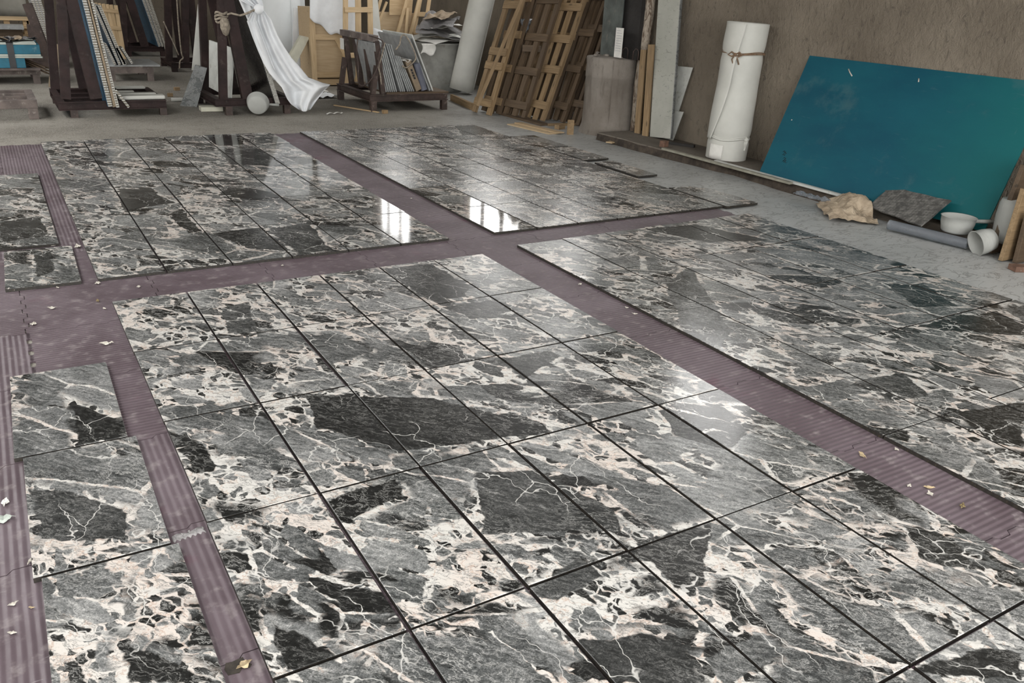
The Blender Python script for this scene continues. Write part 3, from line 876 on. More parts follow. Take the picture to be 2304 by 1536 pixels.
# --- crumpled kraft paper
c0 = G(1905, 470, .06); c0.z = .0
def kraft(u, v):
    x = (u - .5) * .62; y = (v - .5) * .42
    p = Vector((x, y, 0)); ang = -2.25
    h = .085 + .11 * mnoise.noise(Vector((u * 4.1, v * 3.2, 1.3))) + .05 * mnoise.noise(Vector((u * 11, v * 9, 4)))
    h += .13 * math.exp(-(((u - .42) / .13) ** 2 + ((v - .75) / .2) ** 2))
    h *= .8 * (1 - .55 * (abs(2 * u - 1) ** 4)) * (1 - .45 * abs(2 * v - 1) ** 4)
    edge = 1 + .14 * mnoise.noise(Vector((u * 5, v * 5, 9)))
    q = Vector((x * edge * math.cos(ang) - y * edge * math.sin(ang), x * edge * math.sin(ang) + y * edge * math.cos(ang), max(.02, h)))
    zb = LZ * min(1, max(0, ((c0.x + q.x) - (G(1905, 480).x)) / .1))
    return Vector((c0.x, c0.y, zb)) + q
m = M(); m.grid(kraft, 34, 26, smooth=False, t=.003); tag(m.build('kraft_paper', KRAFT), 'crumpled brown kraft paper lying on the ledge by the blue board', 'paper')
c1 = G(1825, 448, LZ)
m = M(); m.grid(lambda u, v: c1 + Vector(((u - .5) * .12, (v - .5) * .34, .02 + .04 * abs(mnoise.noise(Vector((u * 4, v * 7, 2)))))), 8, 16, smooth=False, t=.002)
tag(m.build('film_scrap', CLEAR), 'small clear crumpled film scrap beside the brown kraft paper', 'scrap')

# --- grey mesh-backed panel scrap leaning on the board
A_ = G(1955, 463, LZ + .004); B_ = G(2072, 507, LZ + .004)
pn_ = (B_ - A_).cross(Vector((.62, .0, .40))).normalized()
def onplane(u, v):
    d = ray(u, v); return CAM + d * ((A_ - CAM).dot(pn_) / d.dot(pn_))
out = [onplane(*q_) for q_ in [(1955, 463), (1985, 476), (2012, 484), (2042, 497), (2072, 507), (2095, 489), (2118, 468), (2140, 450), (2110, 445), (2080, 437), (2050, 431), (2025, 423), (2000, 417), (1990, 423), (1992, 430), (1975, 444)]]
C_ = out[12]
m = M(); nn = (B_ - A_).cross(C_ - A_).normalized()
if nn.z > 0: nn = -nn
m.prism(out, nn * .014); o = m.build('grey_panel_scrap', MESHP); tag(o, 'broken grey mesh backed panel propped against the blue board', 'panel')
# --- clear rolled film tube on the ledge edge
p0 = G(2000, 505, .06); p1 = G(2178, 549, .05)
m = M(); m.tube([p0.lerp(p1, k / 8) for k in range(9)], .042, 16, cap=False); m.tube([p0.lerp(p1, k / 8) for k in range(9)], .030, 12, cap=False)
o = m.build('film_tube', CLEAR); tag(o, 'clear plastic film rolled into a tube along the ledge', 'tube')

# --- milky plastic ladles
def ladle(name, base, axis, hdir, label, mat=LADLE, r=.132, depth=.125, hl=.15):
    root = thing(name, label, 'ladle', base)
    m = M(); t_ = .004
    m.lathe([(.001, 0), (r * .78, 0), (r * .86, .012), (r * .97, depth * .6), (r, depth), (r + .006, depth + .003), (r - t_ + .001, depth + .001), (r * .97 - t_, depth * .6), (r * .8, .012), (.001, .008)], 40, base, axis)
    m.build('bowl', mat, root)
    ax_ = Vector(axis).normalized(); hd = Vector(hdir).normalized()
    s0 = base + ax_ * depth * .72 + hd * r * .96
    m = M(); m.tube([s0, s0 + hd * hl * .5, s0 + hd * hl], .0145, 12, r2=.018); m.lathe([(.0185, 0), (.0185, .006), (.001, .007)], 12, s0 + hd * (hl - .001), hd)
    m.build('handle', mat, root)
    return root
b_ = G(2163, 523, LZ) + Vector((-.06, -.02, 0))
rt = Vector((RM @ Vector((1, 0, 0))).to_tuple()); rt.z = 0; rt.normalize()
ladle('plastic_ladle', b_ + Vector((.04, .06, 0)), (0, 0, 1), rt + Vector((0, 0, .02)), 'white plastic ladle standing upright on the ledge before the blue board')
b2 = G(2215, 577) + Vector((.03, .05, .108))
axd = (-rt * .9 + Vector((-.05, -.1, -.28))).normalized()
root = thing('plastic_bowl', 'white plastic bowl tipped on its side by the wooden planks', 'bowl', Vector((b2.x, b2.y, 0)))
m = M(); r = .1
m.lathe([(.001, 0), (r * .6, 0), (r * .86, .02), (r * .97, .08), (r, .15), (r + .005, .153), (r - .004, .151), (r * .93, .08), (r * .8, .024), (.001, .01)], 40, b2 - axd * .08, axd)
m.build('bowl_wall', LADLE, root)
# --- planks and drum at the right edge
lab = ['thick dark plank leaning at the right picture edge beside the blue board', 'brown plank in front of the thicker one at the right edge', 'outermost short plank at the right edge above the brown offcut']
for k, (q_, yy) in enumerate([([(2236, 548), (2268, 566), (2352, 372), (2306, 372)], -1.50), ([(2255, 588), (2283, 600), (2340, 440), (2306, 425)], -1.66), ([(2284, 602), (2312, 612), (2350, 500), (2316, 480)], -1.74)]):
    vs = [WY(u, v, yy + (.02 if i > 1 else 0)) for i, (u, v) in enumerate(q_)]
    for i in (0, 1): vs[i].z = .012
    m = M(); m.prism(vs, (0, .035, 0)); tag(m.build('plank', [WOOD_OLD, WOOD, WOOD_OLD][k], bevel=.003), lab[k], 'plank')
m = M(); bb = G(2284, 548, LZ); m.lathe([(.001, 0), (.15, 0), (.165, .03), (.175, .2), (.17, .3), (.16, .33), (.001, .335)], 36, Vector((bb.x + .03, bb.y + .03, LZ)))
tag(m.build('white_pail', LADLE), 'white rounded pail half hidden behind the planks at right edge', 'pail')
m = M(); p0 = G(2285, 607); m.box(p0 + Vector((.02, -.03, .022)), .16, .09, .042, R(-25)); tag(m.build('wood_offcut', BRICKRED, bevel=.003), 'brown brick shaped offcut on the floor at right edge', 'offcut')

# ================================================================== concrete footing with steel column, log, boards
fc = G(1366, 306) ; vd = Vector((fc.x - CAM.x, fc.y - CAM.y, 0)).normalized(); fc = fc + vd * .32
HF = WX(1366, 130, fc.x - vd.x * .33).z
root = thing('column_footing', 'cylindrical concrete footing with a rough top at the foot of the steel column', 'footing', Vector((fc.x, fc.y, 0)))
def sq(a, h):
    return .02 * mnoise.noise(Vector((math.cos(a) * 2, math.sin(a) * 2, h * 3))) + (.025 if math.cos(a - 2.6) > .2 else 0)
m = M(); m.lathe([(.40, -.02), (.385, .04), (.36, .12), (.35, .3), (.348, HF * .735), (.353, HF * .74), (.352, HF * .78), (.345, HF * .9), (.352, HF - .02), (.345, HF), (.2, HF + .015), (.001, HF + .02)], 48, Vector((fc.x, fc.y, 0)), jit=sq)
m.build('footing_drum', CEMENT, root)
m = M(); m.beam(Vector((fc.x, fc.y, 0)) - vd * .35 + Vector((0, 0, .1)), Vector((fc.x, fc.y, 0)) - vd * .352 + Vector((0, 0, HF - .02)), .02, .012, (1, 0, 0)); m.build('formwork_seam', CEMENT, root)
m = M()
for k in range(26):
    a = rnd.uniform(0, 6.28); r_ = .34 * math.sqrt(rnd.random()); s_ = rnd.uniform(.015, .04)
    m.lathe([(.001, 0), (s_, .004), (s_ * .7, s_ * .7), (.001, s_ * .8)], 6, Vector((fc.x + r_ * math.cos(a), fc.y + r_ * math.sin(a), HF + .012)))
o = m.build('mortar_crumbs', CEMENT, root); o['kind'] = 'stuff'
# steel column : grey sheet face towards the camera's left and a channel to its right, painted black for the shade there
pl = WX(1355, 122, fc.x - .02); top = 3.6
root = thing('steel_column', 'grey green steel column rising from the concrete footing', 'column', Vector((fc.x, fc.y, HF + .01)))
COLG = plain('grey_green_painted_steel', (.10, .115, .108), .5, .35, 4, .1, dirt=(.22, .2, .17))
DARKST = plain('black_bar_and_web_shade', (.018, .016, .015), .6, .3, 4, .1)
yl = WX(1392, 60, fc.x - .05)
fa, fb_ = WX(1351, 110, fc.x - .08), WX(1393, 110, fc.x - .11)
m = M(); m.para((fa.x, fa.y, HF + .005), (0, 0, top), (fb_.x - fa.x, fb_.y - fa.y, 0), (.02, .004, 0)); m.build('flange', COLG, root)
wa, wb = WX(1394, 110, fc.x - .05), WX(1434, 110, fc.x - .02)
m = M(); m.para((wa.x, wa.y, HF + .005), (0, 0, top), (wb.x - wa.x, wb.y - wa.y, 0), (.06, 0, 0)); m.build('web', DARKST, root)
# bolts on the footing
for k, (u, v) in enumerate([(1400, 128), (1424, 128)]):
    p = WX(u, v, fc.x - .1); p.z = HF + .01
    m = M(); m.tube([p, p + Vector((0, 0, .1)), p + Vector((.012, -.025, .135)), p + Vector((.024, -.05, .13)), p + Vector((.036, -.06, .1)), p + Vector((.036, -.06, .0))], .006, 6); m.build('anchor_bolt', STEEL_N, root)
pa = WX(1381, 125, fc.x - .2); pb = WX(1401, 60, fc.x - .2)
m = M(); m.para((fc.x - .2, pa.y, HF + .022), (0, 0, pb.z - pa.z), (.005, pb.y - pa.y - .02, 0), (.003, 0, 0)); o = m.build('paper_notice', PAPER)
tag(o, 'white paper slip with faint print standing on the concrete footing', 'paper')
m = M()
for k in range(9):
    z = HF + .022 + (pb.z - pa.z) * (.9 - .085 * k); w_ = (pb.y - pa.y - .02)
    m.para((fc.x - .2025, pa.y + w_ * .15, z), (0, w_ * (.7 if k else .5), 0), (0, 0, .004), (.0015, 0, 0))
m.build('print', plain('grey_print', (.35, .36, .4), .8, .1), o)

# log
def leanpx(u0, v0, y_off, u1, v1, z0=0.0):
    """foot at a floor pixel, top at pixel (u1,v1) in the plane y = foot.y + y_off"""
    p0 = G(u0, v0, z0); p1 = WY(u1, v1, p0.y + y_off); return p0, p1
xl = 6.86
p0 = WX(1432, 262, xl); p1 = WX(1462, 0, xl); p0 = p1 + (p0 - p1) * ((p1.z - .005) / (p1.z - p0.z)); d_ = (p1 - p0)
m = M(); pts = [p0 + d_ * (k / 14) * 1.35 + noisy(Vector((k, 0, 0)), .37, .02) for k in range(15)]
m.tube(pts, .072, 16, r2=.07); tag(m.build('log', BARK), 'peeling bark log standing upright between footing and white plank', 'log')
for k, (u0, v0, u1, v1, w_, lb) in enumerate([(1434, 302, 1449, 112, .085, 'brown wooden board standing beside the bark log'), (1452, 302, 1466, 100, .085, 'lighter wooden board standing left of the tall white plank')]):
    xb = xl - .12 - .03 * k
    p0 = WX(u0, v0, xb); p1 = WX(u1, v1, xb + .02); p0 = p1 + (p0 - p1) * ((p1.z - .005) / (p1.z - p0.z))
    m = M(); m.beam(p0, p1, w_, .03, (.3, -1, 0)); tag(m.build('standing_board', WOOD, bevel=.003), lb, 'board')
# tall scraped plank
def wq(pxs, x, dx):
    """quad of wall-side points: bottom points at x, top points further towards the wall"""
    return [WX(u, v, x + (dx if i in (2, 3) else 0)) for i, (u, v) in enumerate(pxs)]
q0, q1, t1, t0 = wq([(1462, 309), (1508, 312), (1530, 0), (1481, 0)], 6.72, .1)
t1 = q1 + (t1 - q1) * 1.3; t0 = q0 + (t0 - q0) * 1.3
for q_ in (q0, q1): q_.z = max(q_.z, LZ + .002)
root = thing('white_plank', 'tall scraped white plank standing against the wall with a dark rough edge', 'plank', (q0 + q1) / 2)
m = M(); m.prism([q0, q1, t1, t0], (.045, .02, 0)); m.build('plank_face', SCRAPED, root)
m = M(); sdv = Vector((.002, -.012, 0)); m.prism([q1, q1 + sdv, t1 + sdv, t1], (.045, .02, 0)); m.build('dark_edge', SLATE, root)
def wallboard(pxs, x, dx, label):
    vs = wq(pxs, x, dx)
    for i in (0, 1): vs[i].z = max(LZ + .002, vs[i].z)
    m = M(); m.prism(vs, (.018, .01, 0)); return tag(m.build('white_board', WHITEPANEL, bevel=.002), label, 'board')
wallboard([(1500, 318), (1506, 320), (1559, 152), (1520, 148)], 6.87, .05, 'white board leaning behind the tall plank, upper one')
wallboard([(1478, 312), (1513, 325), (1538, 252), (1508, 248)], 6.82, .04, 'low white board leaning at the foot of the tall plank')
# sticks, chips and offcuts around the foot of the planks
def flatpx(a, b, w_, t_, mat, name, label, z=0.0, cat='stick'):
    p0, p1 = G(*a, z), G(*b, z); p0.z = p1.z = z + t_ / 2 + .001
    m = M(); m.beam(p0, p1, t_, w_, (0, 0, 1)); return tag(m.build(name, mat), label, cat)
flatpx((1150, 280), (1245, 302), .15, .012, PLY, 'thin_board', 'thin plywood strip lying flat before the leaning pallets, nearest the tiles', 0, 'board')
flatpx((1165, 277), (1262, 300), .12, .012, PLY, 'thin_board', 'thin plywood strip lying on another before the leaning pallets', .014, 'board')
flatpx((1130, 257), (1225, 283), .14, .03, WOOD_OLD, 'thin_board', 'grey weathered board lying at the foot of the ladder pallets', 0, 'board')
flatpx((1232, 283), (1300, 282), .06, .03, WOOD, 'wood_stick', 'short wooden stick lying by the concrete footing', 0)
for k, (u, v, sx, sy, sz, rz, mt, lb) in enumerate([
    (1262, 291, .14, .08, .06, 20, WOOD, 'small wood block on the floor left of the concrete footing'),
    (1408, 300, .15, .09, .05, 40, WOOD, 'pale wood offcut at the foot of the bark log'),
    (1424, 308, .10, .07, .06, 10, BRICKRED, 'brown offcut lying nearest the concrete footing'),
    (1447, 306, .13, .06, .05, -20, BRICKRED, 'brown offcut in the middle before the standing boards'),
    (1463, 309, .12, .07, .08, 5, BRICKRED, 'brown offcut against the foot of the white plank'),
    (1497, 331, .09, .07, .07, 15, BRICKRED, 'small brown block on the ledge right of the white plank'),
    (868, 256, .07, .06, .05, 10, WOOD, 'small brown wood block on the floor before the slab rack'),
    (384, 218, .08, .06, .05, -8, WOOD, 'small brown wood block right of the stone slab rack, front one'),
    (399, 204, .08, .06, .05, 12, WOOD, 'small brown wood block beside the leaning slate, rear one')]):
    p = G(u, v, LZ if u == 1497 else 0); m = M(); m.box(p + Vector((0, .03, sz / 2 + .001)), sx, sy, sz, R(rz)); tag(m.build('wood_block', mt, bevel=.002), lb, 'offcut')
m = M(); a = G(1278, 268, .2); b = G(1283, 303, 0); m.prism([G(1278, 303), G(1290, 303), Vector((G(1290, 303).x, G(1290, 303).y, .19)), Vector((G(1278, 303).x, G(1278, 303).y, .19))], (0, .03, 0)); tag(m.build('wood_block', WOOD), 'upright wood piece leaning against the left of the concrete footing', 'offcut')
flatpx((1370, 322), (1412, 312), .09, .012, PLY, 'wood_stick', 'flat pale splinter on the dirt by the ledge end', .02)
flatpx((1490, 322), (1562, 332), .05, .03, DARKST, 'black_bar', 'short black bar lying on the ledge near the white boards', LZ, 'bar')

# ================================================================== racks, slabs and packing material at the back
def ibeam(m, p0, p1, h, w_):
    """H-section bar lying along p0-p1 (p at its mid height)"""
    p0, p1 = Vector(p0), Vector(p1); d = (p1 - p0).normalized(); n = d.cross(Vector((0, 0, 1))).normalized(); u = Vector((0, 0, 1))
    a = p1 - p0
    for s_ in (-1, 1): m.para(p0 + u * (s_ * (h / 2 - .006) - .006) - n * w_ / 2, a, n * w_, u * .012)
    m.para(p0 - u * (h / 2 - .012) - n * .006, a, n * .012, u * (h - .024))
def part(name, mat, root, fn, bevel=0.0):
    m = M(); fn(m); return m.build(name, mat, root, bevel)
def slab(m, b, t, depth, th, sx=1):
    """leaning slab: front edge from b (bottom) to t (top), running back by `depth` along y, thickness th towards +x"""
    b, t = Vector(b), Vector(t); n = Vector((t.z - b.z, 0, -(t.x - b.x))).normalized() * th * sx
    m.para(b, t - b, Vector((0, depth, 0)), n)
def panel(name, label, b, t, depth, th, face, group=None, core=HONEY, cat='panel'):
    """honeycomb panel with filmed faces"""
    b, t = Vector(b), Vector(t); n = Vector((t.z - b.z, 0, -(t.x - b.x))).normalized()
    root = thing(name, label, cat, b, group)
    part('core', core, root, lambda m: slab(m, b + n * .004, t + n * .004, depth, th - .008))
    part('film_face', face, root, lambda m: slab(m, b, t, depth, .004))
    part('film_back', face, root, lambda m: slab(m, b + n * (th - .004), t + n * (th - .004), depth, .004))
    return root

# ---------------- left A-frame rack
yf, yb = 7.1, 8.45
F = lambda u, v: WY(u, v, yf)
xL, xR = F(131, 238).x, F(374, 233).x; zb = F(250, 236).z
root = thing('steel_rack', 'dark steel A-frame rack with blue filmed panels, front left', 'rack', Vector(((xL + xR) / 2, (yf + yb) / 2, 0)))
H_ = .105
part('front_beam', STEEL, root, lambda m: ibeam(m, (xL, yf, zb), (xR, yf, zb), H_, .08))
part('back_beam', STEEL, root, lambda m: ibeam(m, (xL - .0, yb, zb), (xR, yb, zb), H_, .08))
part('side_beam', STEEL, root, lambda m: ibeam(m, (xL + .04, yf + .04, zb), (xL + .04, yb - .04, zb), H_, .08))
part('side_beam', STEEL, root, lambda m: ibeam(m, (xR - .04, yf + .04, zb), (xR - .04, yb - .04, zb), H_, .08))
for k in (.35, .68): part('cross_beam', STEEL, root, lambda m: ibeam(m, (xL + .08, lerp(yf, yb, k), zb), (xR - .08, lerp(yf, yb, k), zb), H_ * .8, .06))
zl = zb - H_ / 2
for x, y in ((F(166, 250).x, yf), (xR - .05, yf), (xL + .06, yb), (xR - .06, yb)):
    part('leg', STEEL_N, root, lambda m: m.box((x, y, zl / 2), .085, .085, zl))
zt = zb + H_ / 2
def inc(m, u0, v0, u1, v1, y, w_, t_, k=1.3):
    a, b = WY(u0, v0, y), WY(u1, v1, y); a.z = max(a.z, zt); b = a + (b - a) * k
    m.beam(a, b, w_, t_, (1, 0, 0))
part('upright', STEEL, root, lambda m: inc(m, 148, 222, 138, 0, yf, .11, .1))
part('upright', STEEL, root, lambda m: inc(m, 125, 203, 109, 0, yb, .11, .1))
part('leaning_post', STEEL, root, lambda m: inc(m, 216, 221, 160, 0, yf, .14, .1))
part('leaning_post', STEEL, root, lambda m: inc(m, 190, 198, 146, 0, yb - .15, .14, .1))
for k, (ub, ut) in enumerate([(243, 184), (254, 195), (262, 201)]):
    b, t = WY(ub, 240 + k, yf - .1), WY(ut, 0, yf - .1); t = b + (t - b) * 1.25
    panel('filmed_panel', ['blue filmed honeycomb panel leaning in the front left rack, innermost', 'tan edged honeycomb panel leaning in the middle of the front left rack', 'outermost silver edged honeycomb panel in the front left rack'][k],
          b, t, 1.4, [.062, .04, .035][k], [BLUEFILM, CARDBOARD, WHITEPANEL][k], 'honeycomb panels in the front left rack', [HONEY, CARDBOARD, HONEY][k])
b, t = WY(288, 243, yf - .12), WY(258, 205, yf - .12); m = M(); slab(m, b, t, .06, .03); tag(m.build('honeycomb_strip', HONEY), 'short silver honeycomb strip hanging off the front left rack', 'strip')
for k, (u0, u1, v, y, w_, r_) in enumerate([(266, 370, 222, 7.2, .17, .05), (264, 350, 208, 7.45, .12, .05), (262, 300, 197, 7.85, .1, .03), (258, 325, 189, 8.3, .14, .03)]):
    a, b = WY(u0, v, y), WY(u1, v, y); z = zt + r_ / 2 + .002
    m = M(); m.box(((a.x + b.x) / 2, y, z), b.x - a.x, w_, r_); tag(m.build('foam_strip', WHITEFOAM, bevel=.015), ['widest white foam strip on the front left rack base, nearest the camera', 'rounded white foam strip second on the front left rack base', 'short white foam strip third on the front left rack base', 'rear white foam strip on the front left rack base'][k], 'foam', 'foam strips on the rack base')

# ---------------- second stack on a grey pallet
y2 = 11.0
P2 = lambda u, v, y=y2: WY(u, v, y)
a, b = P2(240, 150), P2(344, 150)
z1, z0 = P2(300, 149).z, P2(300, 164).z
root = thing('grey_pallet', 'low grey wooden pallet carrying blue panels behind the front left rack', 'pallet', Vector(((a.x + b.x) / 2, y2 + .5, 0)))
part('deck', GREYSLAB, root, lambda m: m.box(((a.x + b.x) / 2 + .06, y2 + .5, z1 + .012), b.x - a.x + .1, 1.1, .025))
for y in (y2, y2 + 1.0): part('stringer', DIRTY_STEEL, root, lambda m: m.box(((a.x + b.x) / 2, y, (z1 + z0) / 2), b.x - a.x, .08, z1 - z0))
for x in (b.x - .06, a.x + .06):
    for y in (y2, y2 + 1.0): part('foot', DIRTY_STEEL, root, lambda m: m.box((x, y, z0 / 2), .1, .1, z0))
for k, (ub, vb, ut, vt, d_, th, mt, lb) in enumerate([(268, 160, 207, 10, 1.2, .05, DARKBLUE, 'tall dark blue filmed panel leaning on the grey pallet'), (279, 164, 220, 14, 1.1, .05, WHITEPANEL, 'silver edged honeycomb panel leaning outside the tall blue one'),
        (258, 158, 234, 100, .5, .04, GREYSLAB, 'short honeycomb offcut leaning between the blue panels'), (283, 164, 260, 108, .3, .03, WHITEPANEL, 'short silver honeycomb slat leaning on the grey pallet, inner'), (296, 144, 272, 108, .3, .03, WHITEPANEL, 'short silver honeycomb slat leaning on the grey pallet, outer')]):
    b_, t_ = P2(ub, vb, y2 - .08), P2(ut, vt, y2 - .08)
    b_.z = max(b_.z, z1 + .027 if b_.x < b.x else 0)
    panel('filmed_panel', lb, b_, t_, d_, th, mt, 'panels on the grey pallet')

# ---------------- pallets built from stringers and boards
def pallet(name, label, Bl, Br, Tl, Tr, stringers, boards, mats=(WOOD, WOOD), group=None, sw=.075, st=.05, bt=.022, back=None, bw=.1):
    """Bl, Br bottom corners, Tl, Tr top corners; stringers: u positions; boards: v positions on the front face"""
    Bl, Br, Tl, Tr = map(Vector, (Bl, Br, Tl, Tr))
    pt = lambda u, v: Bl.lerp(Br, u).lerp(Tl.lerp(Tr, u), v)
    nrm = (Br - Bl).cross(Tl - Bl).normalized()
    if nrm.dot(CAM - Bl) < 0: nrm = -nrm
    root = thing(name, label, 'pallet', (Bl + Br) / 2, group)
    for i, u in enumerate(stringers):
        u0, u1 = u if isinstance(u, tuple) else (u, u)
        part('stringer', mats[0], root, lambda m: m.beam(pt(u0, rnd.uniform(-.0, .012)), pt(u1, 1), sw * rnd.uniform(.85, 1.15), st, Br - Bl), .002)
    for v in boards:
        u0, u1 = (v[1], v[2]) if isinstance(v, tuple) else (-.03, 1.03)
        v = v[0] if isinstance(v, tuple) else v
        part('cross_board', mats[1], root, lambda m: m.beam(pt(u0, v) + nrm * (st / 2 + bt / 2 + .001), pt(u1, v + rnd.uniform(-.005, .005)) + nrm * (st / 2 + bt / 2 + .001), bw, bt, Tl - Bl), .002)
    if back:
        for v in back: part('back_board', mats[1], root, lambda m: m.beam(pt(-.03, v) - nrm * (st / 2 + bt / 2 + .001), pt(1.03, v) - nrm * (st / 2 + bt / 2 + .001), bw, bt, Tl - Bl))
    return root
# ladder pallets leaning on the right wall
def lean(u0, v0, u1, v1, k=1.0, dz=0.0):
    a = G(u0, v0); b = WY(u1, v1, a.y); return a, a + (b - a) * k
yB = lambda p, x: p
Bl, Tl = lean(1170, 262, 1246, 0, 1.12); Br, Tr = lean(1221, 276, 1318, 0, 1.12)
def vpos(v_px, u_px, A0, A1):   # height fraction of a pixel row along a stringer
    best = min(range(101), key=lambda k: abs(proj_v(A0.lerp(A1, k / 100)) - v_px)); return best / 100
def proj_v(p):
    q = RM.transposed() @ (Vector(p) - CAM); return 768 - FPX * q.y / -q.z
bv = [vpos(v, 0, Bl.lerp(Br, .5), Tl.lerp(Tr, .5)) for v in (235, 156, 86, 15)]
pallet('ladder_pallet', 'foremost narrow wooden pallet with four crossboards, leaning on the wall left of the footing', Bl, Br, Tl, Tr, [.04, .34, .64, .96], bv, (WOOD, WOOD), 'wooden pallets leaning on the wall', bw=.11)
def shifted(name, label, d, du0, du1, boards, mats, st_=(.04, .35, .65, .96)):
    d = Vector(d)
    pallet(name, label, Bl + d, Br + d + Vector(du0), Tl + d, Tr + d + Vector(du1), list(st_), boards, mats, 'wooden pallets leaning on the wall', bw=.1)
shifted('ladder_pallet', 'weathered pallet directly behind the foremost four board ladder pallet', (.13, .12, 0), (0, 0, 0), (.03, 0, 0), [.1, .36, .62, .9], (WOOD_OLD, WOOD))
shifted('ladder_pallet', 'darker pallet leaning behind the two front ladder pallets', (.24, -.12, 0), (0, -.05, 0), (0, -.05, 0), [.12, .4, .66, .92], (WOOD_OLD, WOOD_OLD))
shifted('ladder_pallet', 'rearmost dark pallet leaning nearest the concrete footing', (.34, -.42, 0), (0, 0, 0), (-.02, -.02, 0), [.15, .42, .7, .93], (WOOD_OLD, WOOD_OLD), (.04, .25, .5, .75, .96))
# left group of pallets
Cl, Dl = lean(1064, 252, 1141, 0, 1.12); Cr, Dr = lean(1103, 260, 1178, 0, 1.12)
cv = [vpos(v, 0, Cl.lerp(Cr, .5), Dl.lerp(Dr, .5)) for v in (230, 150, 118, 14)]
pallet('slat_pallet', 'front wooden pallet of the left leaning group, right of the white tube roll', Cl, Cr, Dl, Dr, [.08, .92], [(v, 0, 1) for v in cv], (WOOD, WOOD), 'wooden pallets leaning on the wall', sw=.085, bw=.11)
a, b = G(1078, 250), WY(1174, 0, G(1103, 260).y - .05)
a = WY(1074, 238, G(1103, 260).y - .06)
m = M(); m.beam(a, a + (b - a) * 1.05, .05, .03, (1, -.2, 0)); tag(m.build('loose_batten', WOOD, bevel=.002), 'loose wooden batten leaning diagonally across the left front pallet', 'batten')
for k, (d, mt, lb) in enumerate([((.16, .0, 0), (WOOD_OLD, WOOD), 'second pallet of the left leaning group, right behind the front one'), ((.3, -.04, 0), (WOOD_OLD, WOOD_OLD), 'third dark pallet of the left leaning group'), ((.30, -.40, 0), (WOOD_OLD, WOOD_OLD), 'dark pallet in the shade between both leaning groups')]):
    d = Vector(d); w2 = Vector((0, -.05 * k, 0))
    pallet('slat_pallet', lb, Cl + d, Cr + d + w2, Dl + d, Dr + d + w2, [.08, .5, .92], [(v + .05 * (k % 2), 0, 1) for v in (.1, .36, .62, .9)], mt, 'wooden pallets leaning on the wall', sw=.085, bw=.11)
a, b = lean(1160, 245, 1236, 0, 1.1); m = M(); m.beam(a + Vector((.02, 0, 0)), b, .07, .05, (0, 1, 0)); tag(m.build('loose_batten', WOOD, bevel=.002), 'long wooden batten leaning between the two pallet groups', 'batten')
a = WY(1176, 108, 5.95); b = WY(1218, 110, 5.75)
m = M(); m.beam(a, b, .09, .03, (0, 0, 1)); tag(m.build('loose_board', WOOD_OLD), 'short dark board caught between the two pallet groups', 'board')
a, b = G(1016, 226), G(1062, 247); m = M(); m.beam(a + Vector((0, 0, .05)), b + Vector((0, 0, .05)), .1, .05, (0, 0, 1)); tag(m.build('wood_block', WOOD, bevel=.003), 'wooden beam piece lying at the foot of the white tube roll', 'offcut')
a = WY(1182, 118, 6.15)
m = M(); m.grid(lambda u, v: WY(lerp(1178, 1210, u) + 6 * math.sin(v * 5) + 8 * (1 - v), lerp(118, 42, v), 6.1 + .05 * mnoise.noise(Vector((u * 5, v * 5, 0)))) + noisy(Vector((u, v, 1)), 5, .02), 10, 18, t=.002)
tag(m.build('film_scrap', CLEAR), 'crumpled clear film stuffed between the two pallet groups', 'scrap')
b = G(1292, 270); m = M(); m.tube([b + Vector((-.02, -.25, .06)), b + Vector((0, .15, .06))], .055, 14, cap=False); tag(m.build('grey_tube', GREYPLASTIC), 'dark short tube lying left of the concrete footing', 'tube')

# white tube roll
a = G(1030, 214) + Vector((.12, .12, 0)); b = WY(1085, 0, a.y - .1); d_ = (b - a)
tr_ = thing('foam_tube_roll', 'long white foam roll leaning on the wall beside the wooden pallets', 'roll', a)
a2 = a + Vector((0, 0, .07))
part('rolled_sheet', WHITEFOAM, tr_, lambda m: m.tube([a2 + d_ * (k / 10) * 1.15 for k in range(11)], .205, 36))
part('loose_edge', WHITEFOAM, tr_, lambda m: m.tube([a2 + d_ * (k / 8) * 1.15 + Vector((.19, -.09, 0)) for k in range(9)], .018, 8))

# drum with a heap of paper and film
c = G(988, 209) ; vd2 = Vector((c.x - CAM.x, c.y - CAM.y, 0)).normalized(); c = c + vd2 * .43
hd = WX(985, 97, c.x - vd2.x * .4).z
dr = thing('grey_drum', 'large dusty grey drum behind the white tube roll', 'drum', Vector((c.x, c.y, 0)))
part('drum_body', DRUM, dr, lambda m: m.lathe([(.001, 0), (.40, 0), (.41, .03), (.405, hd * .5), (.425, hd - .03), (.44, hd - .02), (.44, hd), (.42, hd + .004), (.40, hd - .05), (.001, hd - .06)], 48, (c.x, c.y, 0)))
def sheet(name, mat, label, cat, ctr, sx, sy, rz, amp, seed, drop=0.0, z=0.0, n=20, tilt=(0, 0), group=None):
    def fn(u, v):
        x, y = (u - .5) * sx, (v - .5) * sy
        e = 1 + .1 * mnoise.noise(Vector((u * 3, v * 3, seed)))
        x, y = x * e, y * e
        h = z + amp * (mnoise.noise(Vector((u * 2.3, v * 2.1, seed))) + .45 * mnoise.noise(Vector((u * 6, v * 5, seed + 3)))) + x * tilt[0] + y * tilt[1]
        X, Y = x * math.cos(rz) - y * math.sin(rz), x * math.sin(rz) + y * math.cos(rz)
        r_ = math.hypot(X, Y)
        h -= drop * max(0, r_ - .4) ** 1.0
        return Vector(ctr) + Vector((X, Y, h))
    m = M(); m.grid(fn, n, n, smooth=False, t=.003); return tag(m.build(name, mat), label, cat, group)
GREYFILM = plain('dull_grey_film', (.16, .155, .155), .45, .3, 8, .3)
hc = (c.x, c.y, hd)
